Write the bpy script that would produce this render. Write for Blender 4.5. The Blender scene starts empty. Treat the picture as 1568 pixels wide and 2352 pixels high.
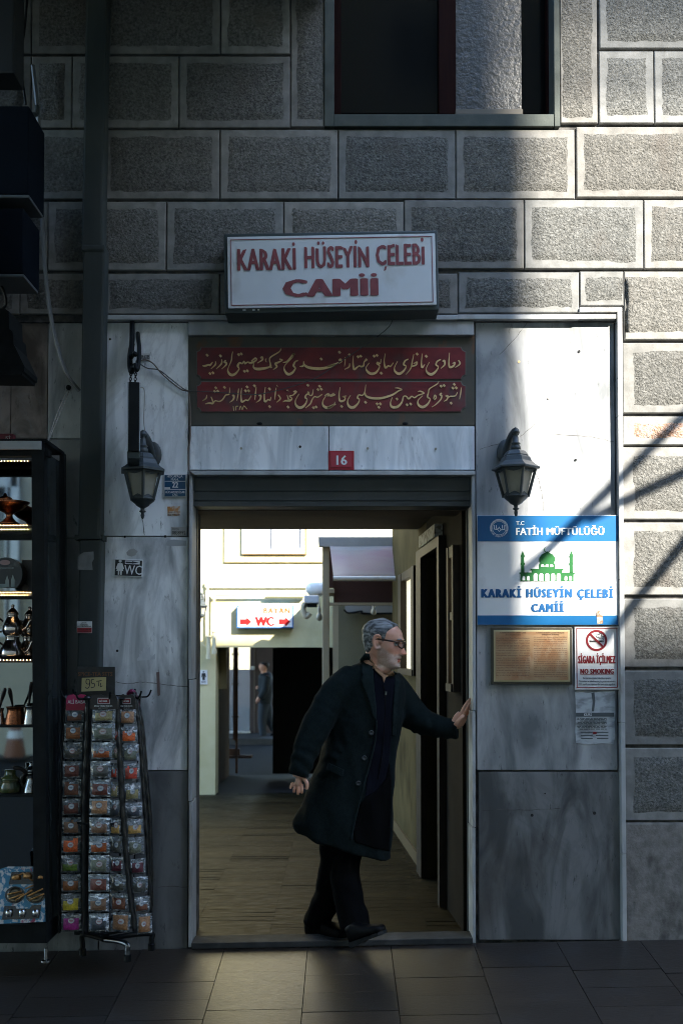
import bpy, bmesh, math, random
from mathutils import Vector, Matrix, noise
from mathutils.bvhtree import BVHTree
random.seed(7)
S = bpy.context.scene
COL = S.collection
# ---------------------------------------------------------------- camera
F = 2287.0                       # focal length in overview pixels (1568 x 2352)
PITCH = math.radians(1.7)
CAM = Vector((0, -5.08, 1.48))
Y0 = 1500 - F * math.tan(PITCH)
cam = bpy.data.cameras.new("camera"); camo = bpy.data.objects.new("camera", cam); COL.objects.link(camo)
camo.location = CAM; camo.rotation_euler = (math.pi / 2 + PITCH, 0, 0)
cam.sensor_fit = 'VERTICAL'; cam.sensor_height = 36; cam.lens = 36 * F / 2352
cam.shift_y = (Y0 - 1176) / 2352
cam.clip_start = 0.05; cam.clip_end = 500
cam.dof.use_dof = True; cam.dof.focus_distance = 5.1; cam.dof.aperture_fstop = 2.8
S.camera = camo
# ---------------------------------------------------------------- light
SUN = Vector((0.8, -1.0, 0.8)).normalized()
el = math.asin(SUN.z); az = math.atan2(SUN.x, SUN.y)
W = bpy.data.worlds.new("World"); S.world = W; W.use_nodes = True
nt = W.node_tree; bg = nt.nodes['Background']
sky = nt.nodes.new('ShaderNodeTexSky'); sky.sky_type = 'NISHITA'; sky.sun_disc = False
sky.sun_elevation = el; sky.sun_rotation = az; sky.air_density = 1.2; sky.dust_density = 0.6; sky.ozone_density = 3.5
nt.links.new(sky.outputs[0], bg.inputs[0]); bg.inputs[1].default_value = 0.15
sl = bpy.data.lights.new("sun", 'SUN'); sl.energy = 2.75; sl.angle = math.radians(0.55); sl.color = (1, 0.93, 0.83)
so = bpy.data.objects.new("sun", sl); COL.objects.link(so); so.rotation_euler = SUN.to_track_quat('Z', 'Y').to_euler()
so.location = (6, -6, 9)
S.view_settings.view_transform = 'Standard'; S.view_settings.look = 'None'
S.view_settings.exposure = 3.02; S.view_settings.gamma = 1
S.render.engine = 'CYCLES'
S.cycles.use_denoising = True; S.cycles.filter_width = 1.0; S.cycles.max_bounces = 8; S.cycles.diffuse_bounces = 4; S.cycles.glossy_bounces = 4
S.cycles.transmission_bounces = 6; S.cycles.transparent_max_bounces = 8; S.cycles.caustics_reflective = False
S.cycles.caustics_refractive = False; S.cycles.sample_clamp_indirect = 4
# ---------------------------------------------------------------- helpers
CP, SP = math.cos(PITCH), math.sin(PITCH)
def ray(dx, dy):
    a = (dx - 784) / F; b = -(dy - Y0) / F
    return Vector((a, CP - SP * b, SP + CP * b))
def P(dx, dy, Y=0.0):
    d = ray(dx, dy); return CAM + d * ((Y - CAM.y) / d.y)
def R(l, t, r, b, Y=0.0):
    mx, my = (l + r) / 2, (t + b) / 2
    return P(l, my, Y).x, P(r, my, Y).x, P(mx, b, Y).z, P(mx, t, Y).z
def zc(x0, y0, s):               # a zoomed crop of the photo -> overview pixels
    return lambda x, y: (x0 + x * s, y0 + y * s)
ORG = {}
def thing(name, label, cat, loc=(0, 0, 0), group=None):
    o = bpy.data.objects.new(name, None); COL.objects.link(o); o.location = loc
    o.empty_display_size = 0.1; ORG[o] = Vector(loc)
    return tag(o, label, cat, group)
def tag(o, label=None, cat=None, group=None, kind=None):
    if label: o['label'] = label
    if cat: o['category'] = cat
    if group: o['group'] = group
    if kind: o['kind'] = kind
    return o
def obj(name, bm, mats, parent=None, smooth=False, X=None, label=None, loc=None):
    """link a bmesh (in world coordinates) as one mesh object"""
    if X is not None: bmesh.ops.transform(bm, matrix=X, verts=bm.verts)
    org = Vector(loc) if loc is not None else (ORG[parent] if parent else Vector((0, 0, 0)))
    if org.length: bmesh.ops.translate(bm, vec=-org, verts=bm.verts)
    me = bpy.data.meshes.new(name); bm.to_mesh(me); bm.free()
    for m in (mats if isinstance(mats, (list, tuple)) else [mats]): me.materials.append(m)
    if smooth:
        for p in me.polygons: p.use_smooth = True
    o = bpy.data.objects.new(name, me); COL.objects.link(o)
    if parent: o.parent = parent; ORG[o] = ORG[parent]
    else: o.location = org; ORG[o] = org
    if parent and loc is not None: o.location = org - ORG[parent]; ORG[o] = org
    if label: o['label'] = label
    return o
def struct(name, bm, mats, **k): return tag(obj(name, bm, mats, **k), kind='structure')
def NB(): return bmesh.new()
def box(bm, x0, x1, y0, y1, z0, z1, mi=0, bev=0, X=None):
    vs = [bm.verts.new((x, y, z)) for x in (x0, x1) for y in (y0, y1) for z in (z0, z1)]
    fs = [bm.faces.new([vs[i] for i in q]) for q in ((0, 1, 3, 2), (4, 6, 7, 5), (0, 4, 5, 1), (2, 3, 7, 6), (0, 2, 6, 4), (1, 5, 7, 3))]
    for f in fs: f.material_index = mi
    if bev:
        es = list({e for f in fs for e in f.edges})
        r = bmesh.ops.bevel(bm, geom=es, offset=bev, segments=2, affect='EDGES', profile=0.6, clamp_overlap=True)
        for f in r['faces']: f.material_index = mi
        vs = list({v for f in r['faces'] for v in f.verts} | {v for v in vs if v.is_valid})
    if X is not None: bmesh.ops.transform(bm, matrix=X, verts=vs)
    return vs
def rbox(bm, l, t, r, b, Yf, Yb, mi=0, bev=0, Yr=None):
    """box seen at pixel rectangle l,t,r,b on plane Yr (default its front)"""
    x0, x1, z0, z1 = R(l, t, r, b, Yf if Yr is None else Yr)
    return box(bm, x0, x1, Yf, Yb, z0, z1, mi, bev)
def prism(bm, pts, y0, y1, mi=0):
    """outline (x,z) extruded from y0 (front) to y1"""
    a = [bm.verts.new((p[0], y0, p[1])) for p in pts]; b = [bm.verts.new((p[0], y1, p[1])) for p in pts]
    n = len(pts); fs = []
    try:
        fs = [bm.faces.new(a), bm.faces.new(b[::-1])]
        fs += [bm.faces.new((a[i], b[i], b[(i + 1) % n], a[(i + 1) % n])) for i in range(n)]
    except ValueError: pass
    for f in fs: f.material_index = mi
    if fs: bmesh.ops.recalc_face_normals(bm, faces=fs)
    return a + b
def pprism(bm, px, Y, th, mi=0): return prism(bm, [(P(x, y, Y).x, P(x, y, Y).z) for x, y in px], Y, Y + th, mi)
def frame_of(t):
    t = t.normalized(); u = t.cross(Vector((0, 0, 1)))
    if u.length < 1e-3: u = t.cross(Vector((0, 1, 0)))
    u.normalize(); return u, u.cross(t).normalized()
def tube(bm, pts, r, n=8, mi=0, caps=True, sq=1.0):
    pts = [Vector(p) for p in pts]; k = len(pts); rs = r if isinstance(r, (list, tuple)) else [r] * k
    rings = []; pu = None
    for i, p in enumerate(pts):
        t = (pts[min(i + 1, k - 1)] - pts[max(i - 1, 0)])
        if pu is None: u, v = frame_of(t)
        else:
            t = t.normalized(); u = (pu - t * pu.dot(t))
            if u.length < 1e-4: u, v = frame_of(t)
            u.normalize(); v = u.cross(t).normalized()
        pu = u
        rings.append([bm.verts.new(p + (u * math.cos(2 * math.pi * j / n) + v * sq * math.sin(2 * math.pi * j / n)) * rs[i]) for j in range(n)])
    return skin(bm, rings, mi, caps)
def skin(bm, rings, mi=0, caps=True, close=True):
    fs = []; n = len(rings[0])
    for a, b in zip(rings, rings[1:]):
        for j in range(n if close else n - 1):
            fs.append(bm.faces.new((a[j], a[(j + 1) % n], b[(j + 1) % n], b[j])))
    if caps: fs += [bm.faces.new(rings[0][::-1]), bm.faces.new(rings[-1])]
    for f in fs: f.material_index = mi
    bmesh.ops.recalc_face_normals(bm, faces=fs)
    return [v for r in rings for v in r]
def lathe(bm, prof, c, n=20, mi=0, sx=1, sy=1, rot=0, axis=None, caps=True):
    c = Vector(c); rings = []
    for r, z in prof:
        r = max(r, 1e-4)
        rings.append([bm.verts.new(c + Vector((r * sx * math.cos(2 * math.pi * j / n + rot), r * sy * math.sin(2 * math.pi * j / n + rot), z))) for j in range(n)])
    vs = skin(bm, rings, mi, caps)
    if axis is not None:
        q = Vector((0, 0, 1)).rotation_difference(Vector(axis)).to_matrix().to_4x4()
        bmesh.ops.transform(bm, matrix=Matrix.Translation(c) @ q @ Matrix.Translation(-c), verts=vs)
    return vs
def ball(bm, c, r, mi=0, sx=1, sy=1, sz=1, n=12):
    r0 = bmesh.ops.create_uvsphere(bm, u_segments=n, v_segments=max(6, n * 2 // 3), radius=r)
    bmesh.ops.scale(bm, vec=(sx, sy, sz), verts=r0['verts']); bmesh.ops.translate(bm, vec=c, verts=r0['verts'])
    for f in {f for v in r0['verts'] for f in v.link_faces}: f.material_index = mi
    return r0['verts']
def smoothpts(pts, k=5):
    """Catmull-Rom through tuples"""
    out = []; n = len(pts); D = len(pts[0])
    for i in range(n - 1):
        p0, p1, p2, p3 = pts[max(i - 1, 0)], pts[i], pts[i + 1], pts[min(i + 2, n - 1)]
        for s in range(k):
            t = s / k
            out.append(tuple(0.5 * (2 * p1[d] + (p2[d] - p0[d]) * t + (2 * p0[d] - 5 * p1[d] + 4 * p2[d] - p3[d]) * t * t + (3 * p1[d] - p0[d] - 3 * p2[d] + p3[d]) * t ** 3) for d in range(D)))
    out.append(pts[-1]); return out
def cable(bm, pts, r, mi=0, k=6, n=6): return tube(bm, smoothpts([tuple(p) for p in pts], k), r, n, mi)
def ribbon(bm, pts, Y, th, mi=0):
    """pen stroke: (x,z,width) on a wall plane, raised by th"""
    k = len(pts); L = []; Rr = []
    for i in range(k):
        a, b = pts[max(i - 1, 0)], pts[min(i + 1, k - 1)]
        dx, dz = b[0] - a[0], b[1] - a[1]; l = math.hypot(dx, dz) or 1; nx, nz = -dz / l, dx / l; w = pts[i][2] / 2
        L.append((pts[i][0] + nx * w, pts[i][1] + nz * w)); Rr.append((pts[i][0] - nx * w, pts[i][1] - nz * w))
    rings = [[bm.verts.new((l[0], Y, l[1])), bm.verts.new((l[0], Y - th, l[1])), bm.verts.new((r[0], Y - th, r[1])), bm.verts.new((r[0], Y, r[1]))] for l, r in zip(L, Rr)]
    skin(bm, rings, mi)
def text(bm, s, l, t, r, b, Y, mi=0, bold=0.0, X=None, fit=True, space=1.0, shear=0):
    """flat lettering filling the pixel rectangle l,t,r,b on plane Y"""
    return textw(bm, s, *R(l, t, r, b, Y), Y, mi, bold, X, fit, space, shear)
def textw(bm, s, x0, x1, z0, z1, Y, mi=0, bold=0.0, X=None, fit=True, space=1.0, shear=0, align='CENTER'):
    cu = bpy.data.curves.new('t', 'FONT'); cu.body = s; cu.resolution_u = 2; cu.space_character = space; cu.shear = shear
    ob = bpy.data.objects.new('t', cu); me = ob.to_mesh()
    co = [v.co.copy() for v in me.vertices]; fc = [tuple(p.vertices) for p in me.polygons]
    ob.to_mesh_clear(); bpy.data.objects.remove(ob); bpy.data.curves.remove(cu)
    if not co: return []
    a0, a1 = min(c.x for c in co), max(c.x for c in co); b0, b1 = min(c.y for c in co), max(c.y for c in co)
    sh = [(0, 0)] if bold < .008 else [(-bold, 0), (-bold * .5, bold * .18), (bold * .5, -bold * .18), (bold, 0), (0, 0), (bold * .5, bold * .18), (-bold * .5, -bold * .18)]
    e = max(q[0] for q in sh); ez = max(q[1] for q in sh); a0 -= e; a1 += e; b0 -= ez; b1 += ez
    kx = (x1 - x0) / max(a1 - a0, 1e-6); kz = (z1 - z0) / max(b1 - b0, 1e-6); out = []
    for i, (ox, oz) in enumerate(sh):   # heavier weight: strokes laid side by side, each a hair proud of the last
        vs = [bm.verts.new((x0 + (c.x + ox - a0) * kx, Y - i * .00012, z0 + (c.y + oz - b0) * kz)) for c in co]; out += vs
        for f in fc:
            try: bm.faces.new([vs[j] for j in f]).material_index = mi
            except ValueError: pass
    if X is not None: bmesh.ops.transform(bm, matrix=X, verts=out)
    return out
def rotY(c, deg): c = Vector(c); return Matrix.Translation(c) @ Matrix.Rotation(math.radians(deg), 4, 'Y') @ Matrix.Translation(-c)
def remesh(bm, vox, smooth=4, fac=0.5):
    """one continuous skin round overlapping closed shapes"""
    me = bpy.data.meshes.new('r'); bm.to_mesh(me); bm.free()
    o = bpy.data.objects.new('r', me); COL.objects.link(o)
    m = o.modifiers.new('r', 'REMESH'); m.mode = 'VOXEL'; m.voxel_size = vox; m.use_smooth_shade = True
    if smooth:
        m2 = o.modifiers.new('s', 'SMOOTH'); m2.iterations = smooth; m2.factor = fac
    dg = bpy.context.evaluated_depsgraph_get(); dg.update()
    me2 = bpy.data.meshes.new_from_object(o.evaluated_get(dg))
    b2 = bmesh.new(); b2.from_mesh(me2)
    bpy.data.objects.remove(o); bpy.data.meshes.remove(me); bpy.data.meshes.remove(me2)
    return b2
# ---------------------------------------------------------------- materials
def mat(name, col, rough=0.6, metal=0.0, col2=None, vs=8.0, st=(1, 1, 1), det=6, lo=0.35, hi=0.65, bump=0.0, bs=60.0, bd=0.01, bst=(1, 1, 1),
        tone=False, spec=0.5, stain=None, ss=2.5, slo=0.55, shi=0.75, r2=None, rot=(0, 0, 0), coat=0, dist=0.0, trans=0, emit=None, es=1, alpha=1, sheen=0, sss=0, vein=None):
    m = bpy.data.materials.new(name); m.use_nodes = True; n = m.node_tree.nodes; L = m.node_tree.links; b = n['Principled BSDF']
    b.inputs['Base Color'].default_value = (*col, 1); b.inputs['Roughness'].default_value = rough; b.inputs['Metallic'].default_value = metal
    b.inputs['Specular IOR Level'].default_value = spec; b.inputs['Coat Weight'].default_value = coat; b.inputs['Transmission Weight'].default_value = trans
    b.inputs['Alpha'].default_value = alpha; b.inputs['Sheen Weight'].default_value = sheen
    if sss: b.inputs['Subsurface Weight'].default_value = sss; b.inputs['Subsurface Scale'].default_value = 0.01; b.inputs['Subsurface Radius'].default_value = (1, .4, .2)
    if emit: b.inputs['Emission Color'].default_value = (*emit, 1); b.inputs['Emission Strength'].default_value = es
    tc = n.new('ShaderNodeTexCoord'); last = None
    def nz(scale, detail, stv, rough_=0.55, rt=(0, 0, 0), dd=0):
        mp = n.new('ShaderNodeMapping'); mp.inputs['Scale'].default_value = stv; mp.inputs['Rotation'].default_value = rt
        L.new(tc.outputs['Object'], mp.inputs[0]); t = n.new('ShaderNodeTexNoise'); t.inputs['Scale'].default_value = scale; t.inputs['Detail'].default_value = detail
        t.inputs['Roughness'].default_value = rough_; t.inputs['Distortion'].default_value = dd; L.new(mp.outputs[0], t.inputs[0]); return t.outputs['Fac']
    def ramp(src, a, c):
        r = n.new('ShaderNodeMapRange'); r.inputs[1].default_value = a; r.inputs[2].default_value = c; L.new(src, r.inputs[0]); return r.outputs[0]
    def mix(f, a, c, mode='MIX'):
        x = n.new('ShaderNodeMix'); x.data_type = 'RGBA'; x.blend_type = mode
        for s, v in ((x.inputs[0], f), (x.inputs[6], a), (x.inputs[7], c)):
            if hasattr(v, 'links'): L.new(v, s)
            elif isinstance(v, tuple): s.default_value = (*v, 1)
            else: s.default_value = v
        return x.outputs[2]
    if col2 is not None:
        f = ramp(nz(vs, det, st, rt=rot, dd=dist), lo, hi); last = mix(f, col, col2)
        if r2 is not None:
            mr = n.new('ShaderNodeMapRange'); mr.inputs[3].default_value = rough; mr.inputs[4].default_value = r2; L.new(f, mr.inputs[0]); L.new(mr.outputs[0], b.inputs['Roughness'])
    if vein is not None:
        vsc, vst, wd, vc, va = vein; v0 = nz(vsc, 7, vst, .6, rot, 1.2); sb = n.new('ShaderNodeMath'); sb.operation = 'SUBTRACT'; sb.inputs[1].default_value = .5; L.new(v0, sb.inputs[0])
        ab = n.new('ShaderNodeMath'); ab.operation = 'ABSOLUTE'; L.new(sb.outputs[0], ab.inputs[0]); mr = n.new('ShaderNodeMapRange'); mr.inputs[1].default_value = 0; mr.inputs[2].default_value = wd; mr.inputs[3].default_value = va; mr.inputs[4].default_value = 0
        L.new(ab.outputs[0], mr.inputs[0]); last = mix(mr.outputs[0], last if last else col, vc)
        last = mix(ramp(nz(34, 5, (1, 1, .3), .7, rot), .60, .70), last, tuple(q * .66 for q in col))
    if stain is not None:
        last = mix(ramp(nz(ss, 5, (1, 1, .6)), slo, shi), last if last else col, stain)
    if tone:
        a = n.new('ShaderNodeAttribute'); a.attribute_name = 'tone'
        last = mix(1.0, last if last else col, a.outputs['Color'], 'MULTIPLY')
    if last: L.new(last, b.inputs['Base Color'])
    if bump:
        bn = n.new('ShaderNodeBump'); bn.inputs['Strength'].default_value = bump; bn.inputs['Distance'].default_value = bd
        L.new(nz(bs, 4, bst, 0.65), bn.inputs['Height']); L.new(bn.outputs[0], b.inputs['Normal'])
    return m
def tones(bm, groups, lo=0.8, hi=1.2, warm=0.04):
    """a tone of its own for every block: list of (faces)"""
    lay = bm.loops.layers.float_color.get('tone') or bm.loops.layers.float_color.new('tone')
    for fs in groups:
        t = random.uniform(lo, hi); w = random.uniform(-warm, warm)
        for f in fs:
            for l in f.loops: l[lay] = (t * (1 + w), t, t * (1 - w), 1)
M = {}
M['stone'] = mat('rough_stone', (.094, .095, .087), .95, col2=(.232, .230, .212), vs=80, det=8, lo=.32, hi=.68, bump=1.0, bs=90, bd=.016, tone=True, spec=.15, stain=(.15, .14, .125), ss=5)
M['margin'] = mat('dressed_margin', (.185, .185, .173), .85, col2=(.265, .263, .248), vs=14, bump=.35, bs=90, bd=.004, tone=True, spec=.2, stain=(.14, .137, .128), ss=11, slo=.56, shi=.78)
M['mortar'] = mat('dark_joint', (.06, .06, .058), .95, col2=(.16, .155, .15), vs=20, spec=.1)
M['plinth'] = mat('worn_plinth', (.3, .29, .27), .9, col2=(.46, .45, .43), vs=22, det=9, bump=.5, bs=45, bd=.01, tone=True, stain=(.1, .1, .09), ss=7, slo=.52, shi=.7)
M['brickred'] = mat('orange_patch', (.35, .19, .12), .95, col2=(.45, .36, .3), vs=60, bump=1, bs=70, bd=.02, tone=True, spec=.1)
def marble(name, a, c, rot, st=(5, 5, .9), stain=(.2, .17, .145), slo=.58, shi=.85, rough=.38):
    return mat(name, a, rough, col2=c, vs=1.7, st=st, det=9, lo=.38, hi=.60, rot=rot, dist=.9, tone=True, stain=stain, ss=2.2, slo=slo, shi=shi, vein=(1.3, (st[0] * .55, st[1], st[2]), .035, (.26, .275, .28), .22), bump=.06, bs=14, bd=.006, r2=.5)
M['marble'] = marble('grey_marble', (.26, .285, .30), (.76, .79, .80), (0, .12, 0), st=(2.6, 5, .55))
M['marble_diag'] = marble('veined_marble', (.46, .51, .54), (.82, .85, .865), (0, -.5, 0), st=(4, 5, .6), slo=.68)
M['marble_streak'] = marble('streaked_marble', (.27, .29, .30), (.74, .76, .765), (0, .4, 0), st=(3.6, 5, 1.0), slo=.56)
M['marble_brown'] = marble('brown_marble', (.12, .1, .085), (.26, .22, .19), (.3, .6, 0), st=(4, 4, 2.5))
M['trim'] = mat('marble_trim', (.32, .335, .34), .5, col2=(.46, .475, .475), vs=9, st=(1, 1, .4), stain=(.22, .2, .17), ss=7, bump=.1, bs=30, bd=.003)
M['pipe'] = mat('painted_pipe', (.04, .05, .049), .6, spec=.25, col2=(.06, .069, .065), vs=6, st=(1, 1, .3), stain=(.35, .345, .31), ss=9, slo=.70, shi=.72, bump=.1, bs=20)
M['black'] = mat('black_metal', (.006, .007, .0075), .5, spec=.15, col2=(.012, .014, .015), vs=14, bump=.05, bs=60)
M['lampmetal'] = mat('cast_lamp_metal', (.03, .039, .042), .48, col2=(.05, .062, .065), vs=10, bump=.15, bs=70, bd=.003)
M['dark'] = mat('deep_dark', (.012, .012, .013), .7, col2=(.02, .02, .02))
M['frosted'] = mat('frosted_glass', (.26, .25, .2), .35, col2=(.34, .32, .26), vs=7, stain=(.18, .16, .12), ss=12)
M['white'] = mat('white_plastic', (.66, .68, .68), .35, col2=(.74, .75, .75), vs=4, stain=(.5, .5, .48), ss=7)
M['offwhite'] = mat('aged_plastic', (.58, .62, .635), .35, col2=(.66, .69, .70), vs=2.5, stain=(.46, .46, .43), ss=5, slo=.55)
M['maroon'] = mat('faded_red_letter', (.19, .045, .05), .5, col2=(.25, .06, .065), vs=20)
M['signgreen'] = mat('sign_casing', (.028, .042, .042), .5, col2=(.045, .06, .06), vs=9)
M['blue'] = mat('sign_blue', (.0, .09, .24), .35, col2=(.0, .105, .28), vs=3, spec=.5)
M['dblue'] = mat('plate_blue', (.008, .075, .16), .35)
M['wtext'] = mat('white_print', (.78, .8, .8), .4)
M['green'] = mat('emblem_green', (.002, .095, .016), .4)
M['red'] = mat('sign_red', (.36, .015, .03), .4)
M['bred'] = mat('bright_red', (.38, .008, .008), .4)
M['orange'] = mat('faded_orange', (.4, .085, .006), .5)
M['ink'] = mat('black_print', (.02, .022, .025), .5)
M['gold'] = mat('gilt_paint', (.74, .53, .24), .45, col2=(.82, .62, .32), vs=60, bump=.1, bs=80)
M['maroonfield'] = mat('maroon_field', (.12, .013, .019), .42, col2=(.2, .018, .022), vs=7, st=(1, 1, 2), bump=.25, bs=40, bd=.004, stain=(.09, .04, .045), ss=9, coat=.15)
M['oldgreen'] = mat('worn_green_border', (.06, .058, .047), .5, col2=(.085, .075, .055), vs=9, stain=(.15, .065, .025), ss=11, slo=.6, shi=.72)
# ================================================================ setting
def gz(x, y):                    # pavement falls to the street and rises a little to the right
    return 0.018 * max(-3, min(3, x)) + 0.095 * max(-1.7, min(0, y))
M['slab'] = mat('paving_slab', (.020, .016, .0135), .32, spec=.5, col2=(.042, .032, .024), vs=38, st=(1, 2.2, 1), det=8, tone=True, bump=.3, bs=70, bd=.004, bst=(.5, 1.6, 1), r2=.42, stain=(.035, .033, .032), ss=3)
M['asphalt'] = mat('street_asphalt', (.028, .027, .027), .9, spec=.1, col2=(.04, .039, .038), vs=30, bump=.4, bs=90)
M['floor'] = mat('glazed_floor_strip', (.008, .0066, .0032), .4, spec=.055, col2=(.024, .0195, .0095), vs=9, st=(1.2, 4, 1), det=8, tone=True, r2=.62, bump=.12, bs=24, bst=(.3, 3, 1), bd=.004)
M['concrete'] = mat('court_concrete', (.05, .05, .048), .75, col2=(.08, .078, .072), vs=5)
bm = NB()                        # street sheet, all the way
def sheet(bm, xs, ys, zf, mi=0):
    vv = [[bm.verts.new((x, y, zf(x, y))) for y in ys] for x in xs]
    for i in range(len(xs) - 1):
        for j in range(len(ys) - 1): bm.faces.new((vv[i][j], vv[i + 1][j], vv[i + 1][j + 1], vv[i][j + 1])).material_index = mi
def gfar(x, y):
    if y <= 0: return gz(x, y) - 0.03
    return -0.12 - min(max(y - 3.4, 0), 16) * 0.028
sheet(bm, [-80, -20, -3, -1.5, 0, 1.5, 3, 20, 80], [-120, -30, -12, -1.7, -.8, 0, 3.4, 6.7, 10, 19.4, 24, 60, 120], gfar)
struct('street', bm, M['asphalt'])
# pavement slabs
bm = NB(); gr = []
cx = [-3.1 + .4185 * i + .0 for i in range(16)]
for i, x0 in enumerate(cx):
    y = -.02 - [.0, .07, .03, .1][i % 4]; yy = 0.0
    rows = [(0.0, -.30 - .05 * (i % 3))]
    while rows[-1][1] > -1.75: rows.append((rows[-1][1], rows[-1][1] - (.19 if i % 3 else .40)))
    for a, b in rows:
        h = random.uniform(0, .003); k0 = len(bm.faces)
        v = box(bm, x0 + .0018, x0 + .4167, b + .0018, a - .0018, 0, 1, bev=.002)
        for q in v: q.co.z = gz(q.co.x, q.co.y) + (h if q.co.z > .5 else -.04)
        gr.append({f for q in v for f in q.link_faces})
tones(bm, gr, .8, 1.18, .06)
struct('pavement', bm, M['slab'])
# passage + court floor, strips laid across
bm = NB(); gr = []
M['tunnelfloor'] = mat('dark_tunnel_floor', (.010, .009, .008), .8, col2=(.016, .014, .012), vs=4)
def fz(x, y): return 0.018 * min(max(x, -1), 1) * max(0, 1 - y / 3) - max(0, min(y, 6.7) - 3.4) * .058
j = 0; y = 0.1
while y < 6.9:
    d = .082
    for i in range(14):
        x0 = -2.9 + .42 * i + (.17 if j % 5 == 0 else 0) * 0
        tz = random.gauss(0, .0011); tx_ = random.gauss(0, .0008)
        v = [bm.verts.new((a, b, fz(a, b) + (tz if b > y else -tz) + (tx_ if a > x0 else -tx_))) for a, b in ((x0, y), (x0 + .4185, y), (x0 + .4185, y + d - .003), (x0, y + d - .003))]
        gr.append([bm.faces.new(v)])
    y += d; j += 1
tones(bm, gr, .72, 1.32, .05)
struct('passage_floor', bm, M['floor'])
bm = NB(); sheet(bm, [-3, 3], [6.75, 9.3], lambda x, y: gfar(x, y) + .012 + (y < 7) * .004); struct('tunnel_floor', bm, M['tunnelfloor'])

# ================================================================ mosque building
B = thing('mosque_building', 'mosque front of rough grey stone blocks with a marble clad doorway', 'building')
ZT = 5.45; YR = 1.9
Yc = 0.02                         # joint plane behind the blocks
def zof(dy): return P(784, dy, 0).z
def xof(dx, dy=1176): return P(dx, dy, 0).x
wl, wr, wb = xof(765, 130), xof(1272, 130), zof(262)
ml, mr, mt = xof(20), xof(1422), zof(737)
dl, dr, dt = xof(434, 1600), xof(1091, 1600), zof(1085)
bm = NB()
box(bm, -2.3, 5.5, Yc, .4, mt, wb - .05)                       # above the portal
box(bm, -2.3, wl, Yc, .4, wb - .05, ZT); box(bm, wr, 5.5, Yc, .4, wb - .05, ZT)
box(bm, wl, wr, Yc, .4, 5.3, ZT)
box(bm, mr + .03, 5.5, Yc, .4, -.3, mt)                             # right of the portal
box(bm, -2.3, ml, Yc + .04, .4, -.3, mt)
box(bm, ml, dl, .06, .4, -.3, mt); box(bm, dr, mr + .03, .06, .4, -.3, mt); box(bm, dl, dr, .06, .4, dt, mt)
box(bm, -2.3, -2.1, .4, YR, -.3, ZT); box(bm, 5.3, 5.5, .4, YR, -.3, ZT)      # side walls
box(bm, -2.1, 5.3, .4, YR, ZT - .2, ZT)                                       # roof
box(bm, -2.1, 5.3, YR - .2, YR, 2.9, ZT - .2)
obj('wall', bm, M['mortar'], B)
# rusticated blocks -------------------------------------------------
def block(bm, l, t, r, b, gr, m=(17, 17, 17, 17), rough=0, proud=0.011):
    """margin frame with a raised rough middle. m: margins l,t,r,b in pixels; rough = material index"""
    g = 1.3; x0, x1, z0, z1 = R(l + g, t + g, r - g, b - g, 0); s = 1 / 450.0; k0 = set(bm.faces)
    yb, y1 = Yc + .01, 0.0
    o = [(x0, z0), (x1, z0), (x1, z1), (x0, z1)]; i = [(x0 + m[0] * s, z0 + m[3] * s), (x1 - m[2] * s, z0 + m[3] * s), (x1 - m[2] * s, z1 - m[1] * s), (x0 + m[0] * s, z1 - m[1] * s)]
    def ringv(p, y, jit=0): return [bm.verts.new((q[0], y, q[1])) for q in p]
    c = .004; oi = [(x0 + c, z0 + c), (x1 - c, z0 + c), (x1 - c, z1 - c), (x0 + c, z1 - c)]
    A, Bv, C = ringv(o, yb), ringv(o, y1 + c), ringv(oi, y1)
    n = 4
    for a, b2 in ((A, Bv), (Bv, C)):
        for q in range(n):
            f = bm.faces.new((a[q], a[(q + 1) % n], b2[(q + 1) % n], b2[q])); f.material_index = 1
    # wavy inner edge and rough field as a grid
    nx = max(6, int((i[1][0] - i[0][0]) / .024)); nz = max(4, int((i[2][1] - i[1][1]) / .024))
    G = []
    for a in range(nx + 1):
        row = []
        for e in range(nz + 1):
            x = i[0][0] + (i[1][0] - i[0][0]) * a / nx; z = i[0][1] + (i[2][1] - i[0][1]) * e / nz
            w = noise.noise(Vector((x * 9, z * 9, 3))) * .009 + noise.noise(Vector((x * 37, z * 37, 8))) * .008
            edge = a in (0, nx) or e in (0, nz)
            h = 0.0 if edge else -(proud * .55 + abs(noise.noise(Vector((x * 26, z * 26, 1)))) * proud * .6 + noise.noise(Vector((x * 60, z * 60, 5))) * proud * .35)
            row.append(bm.verts.new((x + (w if a in (0, nx) else 0), y1 + h, z + (w if e in (0, nz) else 0))))
        G.append(row)
    for a in range(nx):
        for e in range(nz):
            f = bm.faces.new((G[a][e], G[a + 1][e], G[a + 1][e + 1], G[a][e + 1])); f.material_index = rough; f.smooth = True
    # margins: four trapezoids following the wavy edge
    rim = [[G[a][0] for a in range(nx + 1)], [G[nx][e] for e in range(nz + 1)], [G[a][nz] for a in range(nx, -1, -1)], [G[0][e] for e in range(nz, -1, -1)]]
    for q in range(4):
        f = bm.faces.new([C[q], C[(q + 1) % 4]] + rim[q][::-1]); f.material_index = 1
    gr.append(set(bm.faces) - k0)
bm = NB(); gr = []
def course(t, b, xs, **k):
    for a, c in zip(xs, xs[1:]): block(bm, a, t, c, b, gr, **k)
course(-190, 124, [-90, 74, 236, 507, 667]); course(128, 294, [-80, 72, 166, 411, 667])
block(bm, 667, -190, 746, 292, gr, m=(14, 17, 3, 17)); block(bm, 1284, -190, 1371, 284, gr, m=(4, 17, 12, 14))
course(-190, 112, [1374, 1640]); course(116, 284, [1374, 1501, 1690])
course(-420, -194, [-80, 236, 505, 776])
course(-420, -194, [1284, 1501, 1760])
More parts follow.
